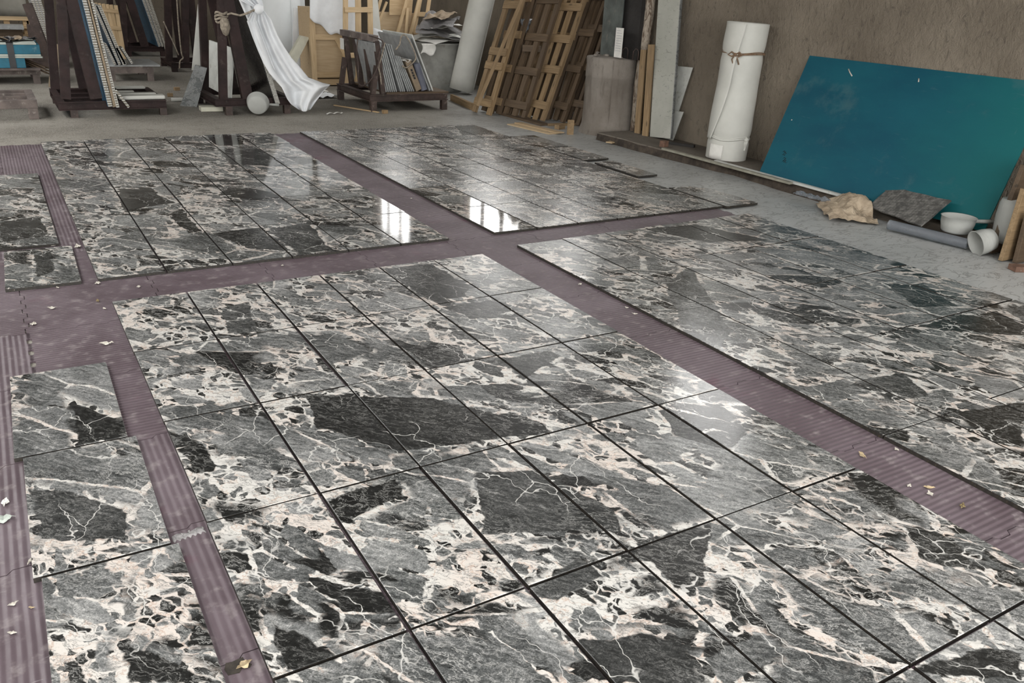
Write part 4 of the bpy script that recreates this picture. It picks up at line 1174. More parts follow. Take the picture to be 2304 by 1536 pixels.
for k, (mt, sx, sy, rz, amp, z, tl_, lb) in enumerate([
    (PAPER, .95, .8, .3, .03, .05, (0, 0), 'lowest white sheet on the heap atop the grey drum'), (WHITEFOAM, .9, .75, -.4, .05, .12, (.05, 0), 'white foam sheet in the middle of the heap atop the drum'),
    (GREYFILM, .9, .8, 1.1, .06, .2, (.1, .1), 'dull grey film under the top white sheet on the drum'), (PAPER, .7, .45, .2, .04, .27, (.1, .0), 'bright white sheet on the left of the heap atop the drum'),
    (GREYFILM, .85, .6, .9, .09, .36, (.22, 0), 'crumpled grey film crowning the heap atop the drum'), (CARDBOARD, .5, .4, .5, .06, .44, (.2, .05), 'brownish torn sheet at the very top of the drum heap')]):
    sheet('heap_sheet', mt, lb, 'sheet', (hc[0], hc[1], hc[2]), sx, sy, rz, amp, k * 3.1, .25, z, 18, tl_, 'sheets heaped on the drum')
yq = c.y - .44
m = M(); m.grid(lambda u, v: WY(lerp(948, 978, u) + 3 * math.sin(v * 4), lerp(98, 122 - 4 * math.sin(u * 6), v), c.y - .36 - .08 * u), 8, 6, t=.003); tag(m.build('paper_flap', PAPER), 'white paper flap hanging over the left rim of the drum', 'paper')

# ---------------- small slab rack in the middle
yf, yb = 6.8, 8.15
F = lambda u, v: WY(u, v, yf)
z_c = F(900, 219).z; hb = .1; xL, xR = F(832, 222).x, F(1006, 219).x
root = thing('slab_rack', 'small brown steel A-frame rack with thin grey slabs, centre back', 'rack', Vector(((xL + xR) / 2, (yf + yb) / 2, 0)))
part('front_beam', STEEL_N, root, lambda m: ibeam(m, (xL, yf, z_c), (xR, yf, z_c), hb, .08))
part('back_beam', STEEL_N, root, lambda m: ibeam(m, (xL, yb, z_c), (xR, yb, z_c), hb, .08))
part('side_beam', STEEL_N, root, lambda m: ibeam(m, (xL + .04, yf + .04, z_c), (xL + .04, yb - .04, z_c), hb, .08))
part('side_beam', STEEL_N, root, lambda m: ibeam(m, (xR - .04, yf + .04, z_c), (xR - .04, yb - .04, z_c), hb, .08))
zl = z_c - hb / 2; zt = z_c + hb / 2
for x in (xL + .05, xR - .06):
    for y in (yf, yb): part('leg', STEEL_N, root, lambda m: m.box((x, y, zl / 2), .085, .085, zl))
tF, tB = WY(840, 86, yf + .1), None
xt, ztp = tF.x, tF.z
part('top_beam', DIRTY_STEEL, root, lambda m: m.beam((xt, yf + .02, ztp), (xt, yb, ztp), .085, .085, (0, 0, 1)))
xb_ = F(864, 214).x
for k in range(4):
    y = lerp(yf + .05, yb - .05, k / 3)
    part('leaning_bar', STEEL_N, root, lambda m: m.beam((xb_, y, zt), (xt + .02, y, ztp - .03), .07, .07, (1, 0, 0)))
for y in (yf + .03, yb - .03):
    part('strut', STEEL_N, root, lambda m: m.beam((xL + .06, y, zt), (lerp(xb_, xt, .5) - .04, y, lerp(zt, ztp, .52)), .07, .06, (1, 0, 0)))
ps = [WY(764, 80, yb), WY(778, 78, yb)]
m = M(); m.para((xt - .05, yb - .02, ztp - .24), (0, -.16, 0), (0, 0, .16), (.002, 0, 0)); tag(m.build('paper_label', PAPER), 'pale paper label hanging on the top beam of the slab rack', 'paper')
part('deck_board', WOOD_OLD, root, lambda m: m.box(((xb_ + xR) / 2 + .03, (yf + yb) / 2, zt + .012), xR - xb_ - .02, yb - yf + .02, .024))
zs = zt + .026
def stslab(ub, ut, vt, lb, th=.018, mat=GREYSLAB, y=None, depth=.75, nm='stone_slab'):
    y = yf + .02 if y is None else y
    b = WY(ub, 212, y); b.z = zs; t = WY(ut, vt, y)
    m = M(); slab(m, b, t, depth, th); return tag(m.build(nm, mat, bevel=.0015), lb, 'slab', 'slabs on the small rack')
ordn = ['innermost', 'second', 'third', 'fourth', 'fifth', 'sixth', 'seventh', 'eighth']
for k in range(6): stslab(868 + k * 4.6, 841 + k * 4.4, 97 + k * .6, 'tall thin grey slab on the small rack, %s of six counted from the frame' % ordn[k], .02)
for k in range(3): stslab(901 + k * 4.2, 868 + k * 5.0, 99 + k * 1, 'grey slab in the shorter middle bundle on the small rack, %s of three' % ordn[k], .02)
for k in range(4): stslab(917 + k * 4.4, 886 + k * 4, 124 + k * 1.2, 'short grey slab on the small rack, %s of four in the low bundle' % ordn[k], .018)
# wrapped bundle, tube and the tall rear slab
b, t = WY(937, 210, yf + .03), WY(912, 140, yf + .03); b.z = zs
bn = thing('wrapped_bundle', 'brown wrapped bundle with black lettering tied on the small rack', 'bundle', b, None)
part('wrapping', CARDBOARD, bn, lambda m: slab(m, b, t, .6, .09))
part('top_fold', PAPER, bn, lambda m: m.grid(lambda u, v: t + Vector((-.03 + .13 * u, -.01 + .6 * v, .02 + .02 * math.sin(u * 9))), 8, 6, t=.004))
for k in range(4):
    q = b.lerp(t, .42 + .09 * k); part('lettering', INK, bn, lambda m: m.para(q + Vector((.035, -.0015, 0)), (.03, 0, .004), (-.012, 0, .03), (0, .0012, 0)))
a, e = WY(951, 205, yf + .06), WY(934, 142, yf + .06); a.z = zs + .02
m = M(); m.tube([a + Vector((.02, 0, 0)), e + Vector((.02, 0, 0))], .05, 18, cap=False); tag(m.build('grey_tube', GREYPLASTIC), 'grey plastic tube standing beside the wrapped bundle', 'tube')
b, t = WY(966, 211, yf + .05), WY(918, 84, yf + .05); b.z = zs
m = M(); slab(m, b, t, 1.15, .025); tag(m.build('tall_slab', GREYSLAB, bevel=.002), 'tall wide grey slab leaning at the right of the small rack', 'slab')
b, t = WY(970, 211, yf + .05), WY(923, 82, yf + .05); b.z = zs
m = M(); slab(m, b + Vector((.02, 0, 0)), t + Vector((.02, 0, .02)), 1.1, .02); tag(m.build('tall_slab', WHITEPANEL, bevel=.002), 'outer pale slab behind the tall wide grey slab', 'slab')
# ropes on the rack
def rope(pts, r_, label, mat=ROPE, n=5):
    pts = [Vector(p) for p in pts]; out = []
    for i in range(len(pts) - 1):
        p0, p1, p2, p3 = pts[max(i - 1, 0)], pts[i], pts[i + 1], pts[min(i + 2, len(pts) - 1)]
        for k in range(6):
            t = k / 6; out.append(.5 * ((2 * p1) + (-p0 + p2) * t + (2 * p0 - 5 * p1 + 4 * p2 - p3) * t * t + (-p0 + 3 * p1 - 3 * p2 + p3) * t ** 3))
    out.append(pts[-1]); m = M(); m.tube(out, r_, n); return tag(m.build('rope', mat), label, 'rope')
rope([WY(u, v, yf - .06) for u, v in [(806, 82), (803, 110), (806, 150), (808, 190), (830, 185), (850, 150), (854, 120), (862, 96), (850, 86), (830, 80)]], .01, 'dark rope tied around the small slab rack frame', STEEL_N)
rope([WY(u, v, yf - .05) for u, v in [(866, 96), (858, 130), (852, 150), (856, 170), (858, 190)]], .011, 'grey rope hanging down the front slabs of the small rack')
rope([WY(u, v, yf - .05) for u, v in [(890, 112), (899, 100), (903, 82), (912, 80), (925, 100), (935, 125), (932, 138), (915, 152), (905, 148)]], .011, 'grey rope looped around the tall slab and wrapped bundle')

# ---------------- centre rack with the draped film
yf, yb = 6.9, 8.1
F = lambda u, v: WY(u, v, yf)
z_c = F(560, 229).z; hb = .1; xL, xR = F(484, 230).x, F(660, 230).x
root = thing('steel_rack', 'dark red steel rack draped with white film, left of the small slab rack', 'rack', Vector(((xL + xR) / 2, (yf + yb) / 2, 0)))
part('front_beam', STEEL, root, lambda m: ibeam(m, (xL, yf, z_c), (xR, yf, z_c), hb, .08))
part('back_beam', STEEL, root, lambda m: ibeam(m, (xL, yb, z_c), (xR, yb, z_c), hb, .08))
part('side_beam', STEEL, root, lambda m: ibeam(m, (xL + .04, yf + .04, z_c), (xL + .04, yb - .04, z_c), hb, .08))
part('side_beam', STEEL, root, lambda m: ibeam(m, (xR - .04, yf + .04, z_c), (xR - .04, yb - .04, z_c), hb, .08))
zl = z_c - hb / 2; zt = z_c + hb / 2
for x in (F(514, 240).x, xR - .1):
    for y in (yf, yb): part('leg', STEEL_N, root, lambda m: m.box((x, y, zl / 2), .085, .085, zl))
part('leg', STEEL, root, lambda m: m.box((xL + .045, yb, zl / 2), .085, .085, zl))
def inc2(m, u0, v0, u1, v1, y, w_, t_, k=1.3):
    a, b = WY(u0, v0, y), WY(u1, v1, y); a.z = zt; m.beam(a, a + (b - a) * k, w_, t_, (1, 0, 0))
part('upright', STEEL, root, lambda m: inc2(m, 502, 220, 498, 0, yf, .1, .09))
part('upright', STEEL, root, lambda m: inc2(m, 459, 160, 455, 0, yb, .1, .09))
part('leaning_post', STEEL, root, lambda m: inc2(m, 556, 222, 512, 0, yf, .14, .1))
part('leaning_post', STEEL, root, lambda m: inc2(m, 524, 195, 480, 0, yb - .1, .14, .1))
def gr(p): return Vector((p.x, p.y, .004))
def quadprism(pts, mat, name, label, cat, th=(.0, .02, 0), group=None, bevel=.0015):
    m = M(); m.prism(pts, th); return tag(m.build(name, mat, bevel=bevel), label, cat, group)
quadprism([WY(470, 196, 7.75), WY(519, 222, 6.98), WY(525, 109, 6.98), WY(470, 90, 7.75)], WHITEPANEL, 'grey_board', 'pale grey panel standing inside the film draped rack', 'panel', (.02, .01, 0))
quadprism([WY(432, 158, 8.22), WY(468, 160, 8.22), WY(463, 0, 8.3), WY(446, 10, 8.3)], WHITEFOAM, 'white_slab', 'white slab leaning behind the left post of the film draped rack', 'slab', (0, .03, 0))
# slate leaning at the left
quadprism([G(405, 238), G(443, 241), WY(466, 153, G(443, 241).y + .12), WY(439, 146, G(405, 238).y + .12)], SLATE, 'slate_slab', 'rough grey stone slab leaning on the left post of the film draped rack', 'slab', (.01, .035, 0))
a = G(386, 229); m = M(); m.tube([a + Vector((0, .02, .028)), a + Vector((.17, 0, .028))], .028, 14, cap=False); tag(m.build('white_tube', WHITEFOAM), 'short white tube on the floor in front of the slate slab', 'tube')
a = G(479, 252); m = M(); m.box(a + Vector((0, .1, .035)), .29, .2, .06, R(-3)); tag(m.build('foam_block', BEIGE, bevel=.006), 'flat cream foam block on the floor under the draped rack', 'foam')
# dark filmed slab in the rack
b, t = WY(619, 236, yf - .08), WY(545, 0, yf - .08); t = b + (t - b) * 1.2
ds = thing('dark_slab', 'black filmed slab with a speckled edge leaning in the film draped rack', 'slab', b)
part('slab_face', DARKSLAB, ds, lambda m: slab(m, b, t, 1.15, .012))
nrm_ = Vector((t.z - b.z, 0, -(t.x - b.x))).normalized()
SPECK = plain('speckled_stone', (.36, .35, .32), .6, .5, 60, .2)
part('stone_edge', SPECK, ds, lambda m: slab(m, b + nrm_ * .012, t + nrm_ * .012, 1.13, .06))
# the draped plastic film : rows of (left px, right px) from the top to the floor
rows = [((528, -60), (590, -70)), ((532, -20), (588, -30)), ((540, 0), (588, -4)), ((566, 14), (592, 12)), ((568, 26), (594, 24)), ((556, 48), (610, 44)), ((568, 82), (624, 78)), ((580, 112), (640, 106)), ((592, 140), (656, 130)), ((606, 165), (676, 152)), ((622, 184), (694, 174)), ((634, 196), (726, 186)), ((640, 208), (744, 190)), ((646, 222), (728, 206)), ((655, 234), (712, 226)), ((672, 246), (698, 246))]
def film(u, v):
    x = u * (len(rows) - 1); i = min(int(x), len(rows) - 2); f = x - i; f = f
    a = [lerp(rows[i][0][k], rows[i + 1][0][k], f) for k in (0, 1)]; b = [lerp(rows[i][1][k], rows[i + 1][1][k], f) for k in (0, 1)]
    U, V = lerp(a[0], b[0], v), lerp(a[1], b[1], v) + 5 * math.sin(v * 3.14) * u
    y = yf - .17 - .10 * math.sin(v * 7 + u * 4) * (.35 + .65 * u) - .05 * math.sin(v * 17 + u * 9) + .16 * v - .10 * u + .05 * mnoise.noise(Vector((u * 8, v * 5, 2)))
    if abs(u - .235) < .06: y = lerp(yf - .13, y, abs(u - .235) / .06)
    p = WY(U, V, y)
    p.z = max(p.z, .012 + .01 * mnoise.noise(Vector((u * 9, v * 9, 1)))); return p
m = M(); m.grid(film, 90, 40, t=.003); fl = m.build('plastic_film', FILM); tag(fl, 'white plastic film knotted at the top and trailing onto the floor', 'film')
# inner curtain of film beside the slab
def film2(u, v):
    U = lerp(lerp(518, 590, v), lerp(596, 622, v), u); V = lerp(-20, 184, u) + 10 * v
    U = lerp(524, 616, u) + 22 * v * (1 - .4 * u); V = lerp(-30, 180, u)
    return WY(U, V, yf - .11 - .03 * math.sin(v * 6 + u * 3))
m = M(); m.grid(film2, 30, 10, t=.003); m.build('inner_fold', FILM, fl)
kn = WY(582, 20, yf - .2); m = M(); m.lathe([(.001, -.07), (.05, -.05), (.065, 0), (.045, .05), (.001, .06)], 14, kn, (.3, 0, 1), jit=lambda a, h: .25 * mnoise.noise(Vector((a, h * 30, 0)))); m.build('knot', FILM, fl)
# rope bundle and strand
rk = WY(503, 44, yf - .09)
rb = thing('rope_bundle', 'knotted grey rope bundle tied on the front post of the draped rack', 'rope', rk)
for k in range(4):
    zc = -.03 + .035 * k
    part('coil', ROPE, rb, lambda m: m.tube([rk + Vector((.07 * math.cos(a) * (1 + .15 * math.sin(k)), .07 * math.sin(a) + .09, zc + .012 * math.sin(3 * a + k))) for a in [i * .35 for i in range(20)]], .016, 6))
part('tail', ROPE, rb, lambda m: m.lathe([(.001, -.2), (.035, -.18), (.065, -.1), (.06, -.02), (.03, .02)], 12, rk + Vector((.01, -.01, 0)), jit=lambda a, h: .35 * mnoise.noise(Vector((a * 2, h * 40, 0)))))
part('strand', ROPE, rb, lambda m: m.tube([rk + Vector((.05, 0, .06)), WY(520, 30, yf - .12), WY(540, 35, yf - .14), WY(556, 30, yf - .16), WY(582, 18, yf - .24)], .014, 6))
# tipped ladle under the rack
sc0 = G(576, 259) + Vector((.0, -.10, .14))
vv = (sc0 - CAM).normalized(); vv.z = 0
ladle('plastic_ladle', sc0 - vv * .02, (vv + Vector((.12, 0, .25))), Vector((.97, .0, -.1)), 'milky plastic ladle tipped on its side under the draped rack', LADLE, .145, .12, .14)
# chips lying on the floor near the racks
for k, (pts_, lb) in enumerate([([(735, 258), (770, 256)], 'thin crumpled paper strip on the floor before the slab rack')]):
    a, b = G(*pts_[0]), G(*pts_[1]); m = M(); m.grid(lambda u, v: a.lerp(b, u) + Vector((0, .05 * (v - .5), .008 + .02 * abs(math.sin(u * 7)))), 14, 3, t=.002); tag(m.build('paper_strip', PAPER), lb, 'scrap')
a, b = G(752, 238), G(852, 254); m = M(); m.beam(a + Vector((0, 0, .01)), b + Vector((0, 0, .01)), .03, .015, (0, 1, 0)); tag(m.build('pale_batten', WOOD_PALE), 'thin pale batten lying on the floor left of the slab rack', 'batten')
a = G(715, 218); m = M(); m.grid(lambda u, v: a + Vector(((u - .5) * .55, (v - .5) * .5, .015 + .07 * abs(mnoise.noise(Vector((u * 4, v * 4, 6)))))), 14, 12, smooth=False, t=.002); tag(m.build('film_scrap', FILM), 'torn white film lying under the end of the draped film', 'scrap')
a = G(690, 202); m = M(); m.grid(lambda u, v: a + Vector(((u - .5) * .5, (v - .5) * .8, .015 + .03 * abs(mnoise.noise(Vector((u * 3, v * 4, 8)))))), 10, 10, smooth=False, t=.002); tag(m.build('film_scrap', PAPER), 'flat white scrap on the floor before the plywood crate', 'scrap')

# ---------------- big foam rolls, blue panel, crate, slats behind
LITFOAM = plain('lit_white_foam', (.80, .83, .84), .55, .04, 2, .12)  # foam colour raised to stand in for light falling from behind
def froll(u, v, dy, r_, h, label, mat=LITFOAM):
    c = G(u, v); c = c + Vector((0, dy, 0)); rt_ = thing('big_foam_roll', label, 'roll', c)
    part('roll_body', mat, rt_, lambda m: m.lathe([(.001, 0), (r_, 0), (r_ * 1.005, h * .5), (r_, h), (r_ * .2, h), (.001, h - .02)], 40, c, jit=lambda a, hh: .006 * mnoise.noise(Vector((a, hh * 6, 1)))))
    part('outer_edge', mat, rt_, lambda m: m.box(c + Vector((r_ * .3, -r_ * .97, h / 2)), .03, .02, h))
froll(652, 178, .35, .36, 2.3, 'big white foam roll standing behind the draped rack, left')
froll(699, 176, 1.25, .34, 2.2, 'big white foam roll standing behind the plywood crate, right')
quadprism([gr(WY(655, 162, 10.56)), gr(WY(697, 170, 10.56)), WY(702, 18, 10.6), WY(661, 18, 10.6)], FILM, 'clear_sheet', 'milky sheet standing against the big foam rolls', 'sheet', (0, .02, 0))
quadprism([gr(WY(584, 130, 12.0)), gr(WY(622, 132, 12.0)), WY(624, -20, 12.05), WY(586, -20, 12.05)], BLUEFILM, 'blue_board', 'upright blue panel left of the big foam rolls', 'panel', (0, .04, 0))
bq = [WY(643, 142, 9.8), WY(662, 152, 9.8), WY(697, 84, 9.95), WY(678, 80, 9.95)]
quadprism(bq, BEIGE, 'foam_block', 'long cream foam slab leaning against the big foam rolls', 'foam', (0, .12, 0), None, .006)
m = M(); p_ = WY(668, 164, 9.75); p_.z = .09; m.box(p_, .06, .2, .18); tag(m.build('black_block', BLACKPL), 'small dark block holding up the leaning cream foam slab', 'block')
yc = 9.85
C0, C1, C2, C3 = WY(703, 189, yc), WY(785, 189, yc), WY(785, 40, yc), WY(703, 40, yc)
C0.z = C1.z = .02; H2 = 1.15; W_ = C1.x - C0.x
cr = thing('plywood_crate', 'tall plywood crate with pale frame boards behind the slab rack', 'crate', (C0 + C1) / 2)
part('body', PLY, cr, lambda m: m.box(((C0.x + C1.x) / 2, yc + .32, .14 + H2 / 2), W_, .6, H2))
fb = lambda x0, z0, x1, z1, w_, t_=.03: (lambda m: m.beam((x0, yc - .0, z0), (x1, yc - .0, z1), w_, t_, (0, 0, 1) if abs(x1 - x0) > abs(z1 - z0) else (1, 0, 0)))
part('frame_post', WOOD_PALE, cr, fb(C0.x + .045, .02, C0.x + .045, H2 + .14, .09)); part('frame_post', WOOD_PALE, cr, fb(C1.x - .045, .02, C1.x - .045, H2 + .14, .09))
for z in (.2, .82, 1.2): part('frame_rail', WOOD_PALE, cr, fb(C0.x + .09, z, C1.x - .09, z, .09, .028))
part('brace', WOOD_PALE, cr, fb(lerp(C0.x, C1.x, .42), 1.12, lerp(C0.x, C1.x, .95), .5, .08, .024))
for y in (yc + .06, yc + .3, yc + .56): part('skid', WOOD_PALE, cr, lambda m: m.box(((C0.x + C1.x) / 2, y, .07), W_, .09, .1))
m = M()
def hang(u, v):
    edge = [(700, 20), (706, 48), (712, 62), (740, 68), (762, 74), (782, 78)]
    U = lerp(697, 802, u); V0 = -60; V1 = 40 + 32 * min(1, u * 2.2) + 10 * u + 3 * math.sin(u * 19)
    return WY(U, lerp(V0, V1, v), yc - .06 - .03 * math.sin(u * 8 + v * 2) - .02 * math.sin(u * 17))
m.grid(hang, 30, 20, t=.003); tag(m.build('hanging_sheet', FILM), 'white plastic sheet hanging over the front of the plywood crate', 'sheet')
ys_ = 9.35
pallet('pale_pallet', 'pale pine slat pallet standing upright behind the slab rack', gr(WY(776, 200, ys_)), gr(WY(838, 205, ys_)), WY(776, -30, ys_ + .1), WY(834, -30, ys_ + .1), [.02, .5, .96], [.34, .78], (WOOD_PALE, WOOD_PALE), None, .09, .03, .025, bw=.085)
quadprism([WY(846, 180, 9.5), WY(868, 180, 9.5), WY(848, -20, 9.6), WY(833, -20, 9.6)], WHITEFOAM, 'white_board', 'bright white panel leaning behind the pale slat pallet', 'panel', (0, .03, 0))
m = M(); m.grid(lambda u, v: WY(lerp(840, 885, u), lerp(62, 120, v) + 16 * u, 9.35 - .02 * math.sin(u * 6) + .1 * v), 10, 8, t=.003); tag(m.build('film_scrap', FILM), 'white film hanging behind the tall slab of the small rack', 'scrap')
# plywood crates behind, right
yk = 10.0
K = lambda u, v, d=0: WY(u, v, yk + d)
quadprism([gr(K(845, 190)), gr(K(932, 190)), K(940, 30), K(852, 26)], PLY, 'plywood_sheet', 'large plywood sheet standing behind the slab rack', 'board', (0, .02, 0))
quadprism([K(876, 34, -.05), K(926, 34, -.05), K(932, -30, -.05), K(878, -30, -.05)], WOOD_PALE, 'plywood_sheet', 'bright pine sheet above the large plywood sheet', 'board', (0, .02, 0))
for k, (u0, v0, u1, v1, d_, w_, lb) in enumerate([(893, 80, 920, -20, -.12, .06, 'pale pine batten leaning before the plywood sheet, leftmost'), (912, 90, 917, 18, -.15, .05, 'short pale batten before the plywood sheet, middle one'), (922, 82, 948, -20, -.18, .06, 'pale pine batten leaning before the plywood sheet, right one'), (845, 40, 862, -20, -.10, .05, 'pale batten before the plywood sheet near the white panel, left'), (858, 34, 870, 4, -.13, .04, 'thin pale batten between the white panel and bright pine sheet')]):
    a, b = K(u0, v0, d_), K(u1, v1, d_); dd = (b - a); a = a - dd * (a.z / dd.z) * .0
    a2_ = a - dd * ((a.z - .005) / dd.z)
    m = M(); m.beam(a2_, b, w_, .03, (1, 0, 0)); tag(m.build('batten', WOOD_PALE, bevel=.002), lb, 'batten')
pallet('pale_pallet', 'pine pallet leaning between the plywood sheet and the drum', gr(K(905, 190, -.2)), gr(K(940, 192, -.25)), K(948, -25, -.05), K(972, -25, -.1), [.1, .9], [.3, .56, .74], (WOOD_PALE, WOOD_PALE), None, .07, .03, .02, bw=.08)

# ---------------- racks further back on the left
yr = 15.6
Rk = lambda u, v: WY(u, v, yr)
z_c = Rk(315, 110).z; xL, xR = Rk(282, 110).x, Rk(372, 112).x
root = thing('steel_rack', 'far dark steel rack with blue panels behind the pale pallet', 'rack', Vector(((xL + xR) / 2, yr + .6, 0)))
part('front_beam', STEEL, root, lambda m: ibeam(m, (xL, yr, z_c), (xR, yr, z_c), .1, .1)); part('back_beam', STEEL, root, lambda m: ibeam(m, (xL, yr + 1.2, z_c), (xR, yr + 1.2, z_c), .1, .1))
for x in (xL + .06, xR - .06):
    part('side_beam', STEEL, root, lambda m: ibeam(m, (x, yr + .05, z_c), (x, yr + 1.15, z_c), .1, .08))
    for y in (yr, yr + 1.2): part('leg', STEEL, root, lambda m: m.box((x, y, (z_c - .05) / 2), .1, .1, z_c - .05))
def post(m, u0, u1, v0, y, w_=.12, v1=0):
    a, b = WY(u0, v0, y), WY(u1, v1, y); a.z = z_c + .05; m.beam(a, a + (b - a) * 1.3, w_, .1, (1, 0, 0))
part('upright', STEEL, root, lambda m: post(m, 281, 276, 108, yr)); part('upright', STEEL, root, lambda m: post(m, 253, 247, 95, yr + 1.2)); part('leaning_post', STEEL, root, lambda m: post(m, 326, 292, 106, yr, .16)); part('leaning_post', STEEL, root, lambda m: post(m, 300, 268, 100, yr + 1.1, .16))
for k in range(3):
    b, t = Rk(356 + 7 * k, 114), Rk(318 + 7 * k, 0); b.z = z_c + .052 if k < 2 else z_c - .02; t = b + (t - b) * 1.2
    panel('filmed_panel', ['large blue filmed panel in the far left rack', 'dotted edge panel second in the far left rack', 'outer dotted edge panel in the far left rack'][k], b - Vector((0, .08, 0)), t - Vector((0, .08, 0)), 1.4, .06, [BLUEFILM, DARKSLAB, DARKSLAB][k], 'panels in the far left rack')
yr = 12.4
z_c = Rk(420, 147).z if False else WY(420, 147, yr).z
xL, xR = WY(385, 140, yr).x, WY(440, 147, yr).x
root = thing('steel_rack', 'narrow dark steel rack standing behind the slate slab', 'rack', Vector(((xL + xR) / 2, yr + .5, 0)))
part('front_beam', STEEL, root, lambda m: ibeam(m, (xL, yr, z_c), (xR + .3, yr, z_c), .09, .08)); part('back_beam', STEEL, root, lambda m: ibeam(m, (xL, yr + 1.1, z_c), (xR + .3, yr + 1.1, z_c), .09, .08))
for x in (xL + .05, xR + .24):
    part('side_beam', STEEL, root, lambda m: ibeam(m, (x, yr + .05, z_c), (x, yr + 1.05, z_c), .09, .08))
    for y in (yr, yr + 1.1): part('leg', STEEL, root, lambda m: m.box((x, y, (z_c - .045) / 2), .1, .1, z_c - .045))
part('upright', STEEL, root, lambda m: post(m, 418, 416, 144, yr)); part('upright', STEEL, root, lambda m: post(m, 381, 377, 140, yr + .4)); part('leaning_post', STEEL, root, lambda m: post(m, 408, 392, 130, yr + .5, .13))
part('leaning_post', STEEL, root, lambda m: post(m, 445, 428, 144, yr + .1, .14))
rope([WY(u, v, yr - .1) for u, v in [(398, 0), (402, 60), (408, 118), (412, 130), (405, 138), (404, 155)]], .014, 'grey rope hanging down the narrow rack behind the slate slab')
rope([WY(u, v, yr - .1) for u, v in [(368, 48), (380, 75), (392, 100), (402, 124)]], .012, 'thin rope stretched across the narrow rack behind the slate slab')
yr = 13.2
root = thing('steel_rack', 'brown slanted rack with dotted panels at far left', 'rack', WY(90, 120, yr) * 1.0)
root.location.z = 0
a, b = WY(107, 112, yr), WY(61, 8, yr); a.z = .12; 
part('leaning_post', STEEL_N, root, lambda m: m.beam(a, b, .16, .1, (1, 0, 0))); part('base', STEEL_N, root, lambda m: m.box((a.x - .1, yr + .4, .06), .7, 1.0, .12)); part('upright', STEEL_N, root, lambda m: m.beam((a.x - .22, yr, .12), (a.x - .22, yr, .75), .1, .08, (1, 0, 0)))
for k in range(3):
    a, b = WY(114 + 6 * k, 108, yr - .05), WY(67 + 8 * k, -5, yr - .05); a.z = .122; a.x = min(a.x, root.location.x + .6)
    panel('filmed_panel', ['dotted edge panel nearest the slanted brown rack, far left', 'middle dotted edge panel on the slanted brown rack, far left', 'outer dotted edge panel on the slanted brown rack, far left'][k], a, b, 1.0, .05, GREYSLAB, 'panels on the slanted brown rack')
# pale pallet standing behind the second stack
yp2 = 13.6
pallet('pale_pallet', 'pale wooden pallet standing upright between the left racks', gr(WY(250, 130, yp2)), gr(WY(282, 130, yp2)), WY(213, 6, yp2), WY(262, 12, yp2), [.02, .2, .38, .56, .74, .96], [.3, .62, .9], (WOOD_PALE, WOOD_PALE), None, .06, .03, .02, bw=.07)

# ---------------- stacks at the far left
ySt = 10.7
S = lambda u, v, y=ySt: WY(u, v, y)
xr = S(88, 110).x; x0_ = xr - 1.5
zz = [S(60, v).z for v in (185, 168, 156, 152, 131, 127, 122, 101, 97)]
pl_ = thing('low_pallet', 'grey low pallet under the stack of blue boards, left edge', 'pallet', Vector((xr - .8, ySt + .5, 0)))
for y in (ySt + .1, ySt + .95): part('stringer', DIRTY_STEEL, pl_, lambda m: m.box((xr - .78, y, zz[1] + .03), 1.5, .09, .07))
for x in (xr - .1, xr - .8, xr - 1.4):
    for y in (ySt + .1, ySt + .95): part('foot', DIRTY_STEEL, pl_, lambda m: m.box((x, y, (zz[1] - .006) / 2), .1, .1, zz[1] - .006))
part('deck', DIRTY_STEEL, pl_, lambda m: m.box((xr - .78, ySt + .52, zz[1] + .082), 1.5, 1.1, .03))
zd = zz[1] + .1
def layer(x1, z0, z1, mat, name, label):
    m = M(); m.box(((x0_ + x1) / 2, ySt + .5, (z0 + z1) / 2), x1 - x0_, 1.0, z1 - z0 - .002); return tag(m.build(name, mat, bevel=.004), label, 'board', 'boards in the blue stack at the left edge')
xm = S(57, 140).x; xt_ = S(93, 110).x
h_ = zz[4] - zd
TEALBLK = plain('teal_board_block', (.01, .13, .2), .5, .2, 5, .1, dirt=(.12, .25, .3))
PALEG = plain('pale_green_board', (.42, .46, .42), .6, .12, 5, .1)
layer(xm, zd, zz[4], TEALBLK, 'blue_board_block', 'lower short blue block in the stack at left edge')
layer(xt_, zz[4], zz[5], PALEG, 'pale_board', 'lower pale board sticking out of the blue stack')
layer(xt_ - .02, zz[5], zz[6], PALEG, 'pale_board', 'upper pale board between both blue blocks')
layer(xt_ - .02, zz[6], zz[7], TEALBLK, 'blue_board_block', 'upper long blue block in the stack at left edge')
layer(xt_ - .06, zz[7], zz[8], PALEG, 'pale_board', 'top pale board on the blue stack at left edge')
m = M(); x = S(24, 120).x
m.para((x - .04, ySt - .012, zd), (0, 0, zz[8] - zd + .01), (.09, 0, 0), (0, .008, 0)); m.para((x - .04, ySt - .012, zz[8] + .002), (0, .6, 0), (.09, 0, 0), (0, 0, .008)); tag(m.build('strap', BLACKPL), 'black strap hanging over the front of the blue stack', 'strap')
for k, (u, v) in enumerate([(8, 92), (25, 90), (40, 92), (62, 92)]):
    sheet('dark_scrap', [BLACKPL, CARDBOARD, GREYFILM, BLACKPL][k], ['dark scrap on the blue stack, nearest the left edge', 'brown scrap on top of the blue stack', 'grey crumpled scrap on top of the blue stack', 'thin black scrap on the right of the blue stack top'][k], 'scrap', (S(u, v).x, ySt + .3 + .1 * k, zz[8] + .02), .3, .3, k, .05, k * 2.2, 0, .02, 8)
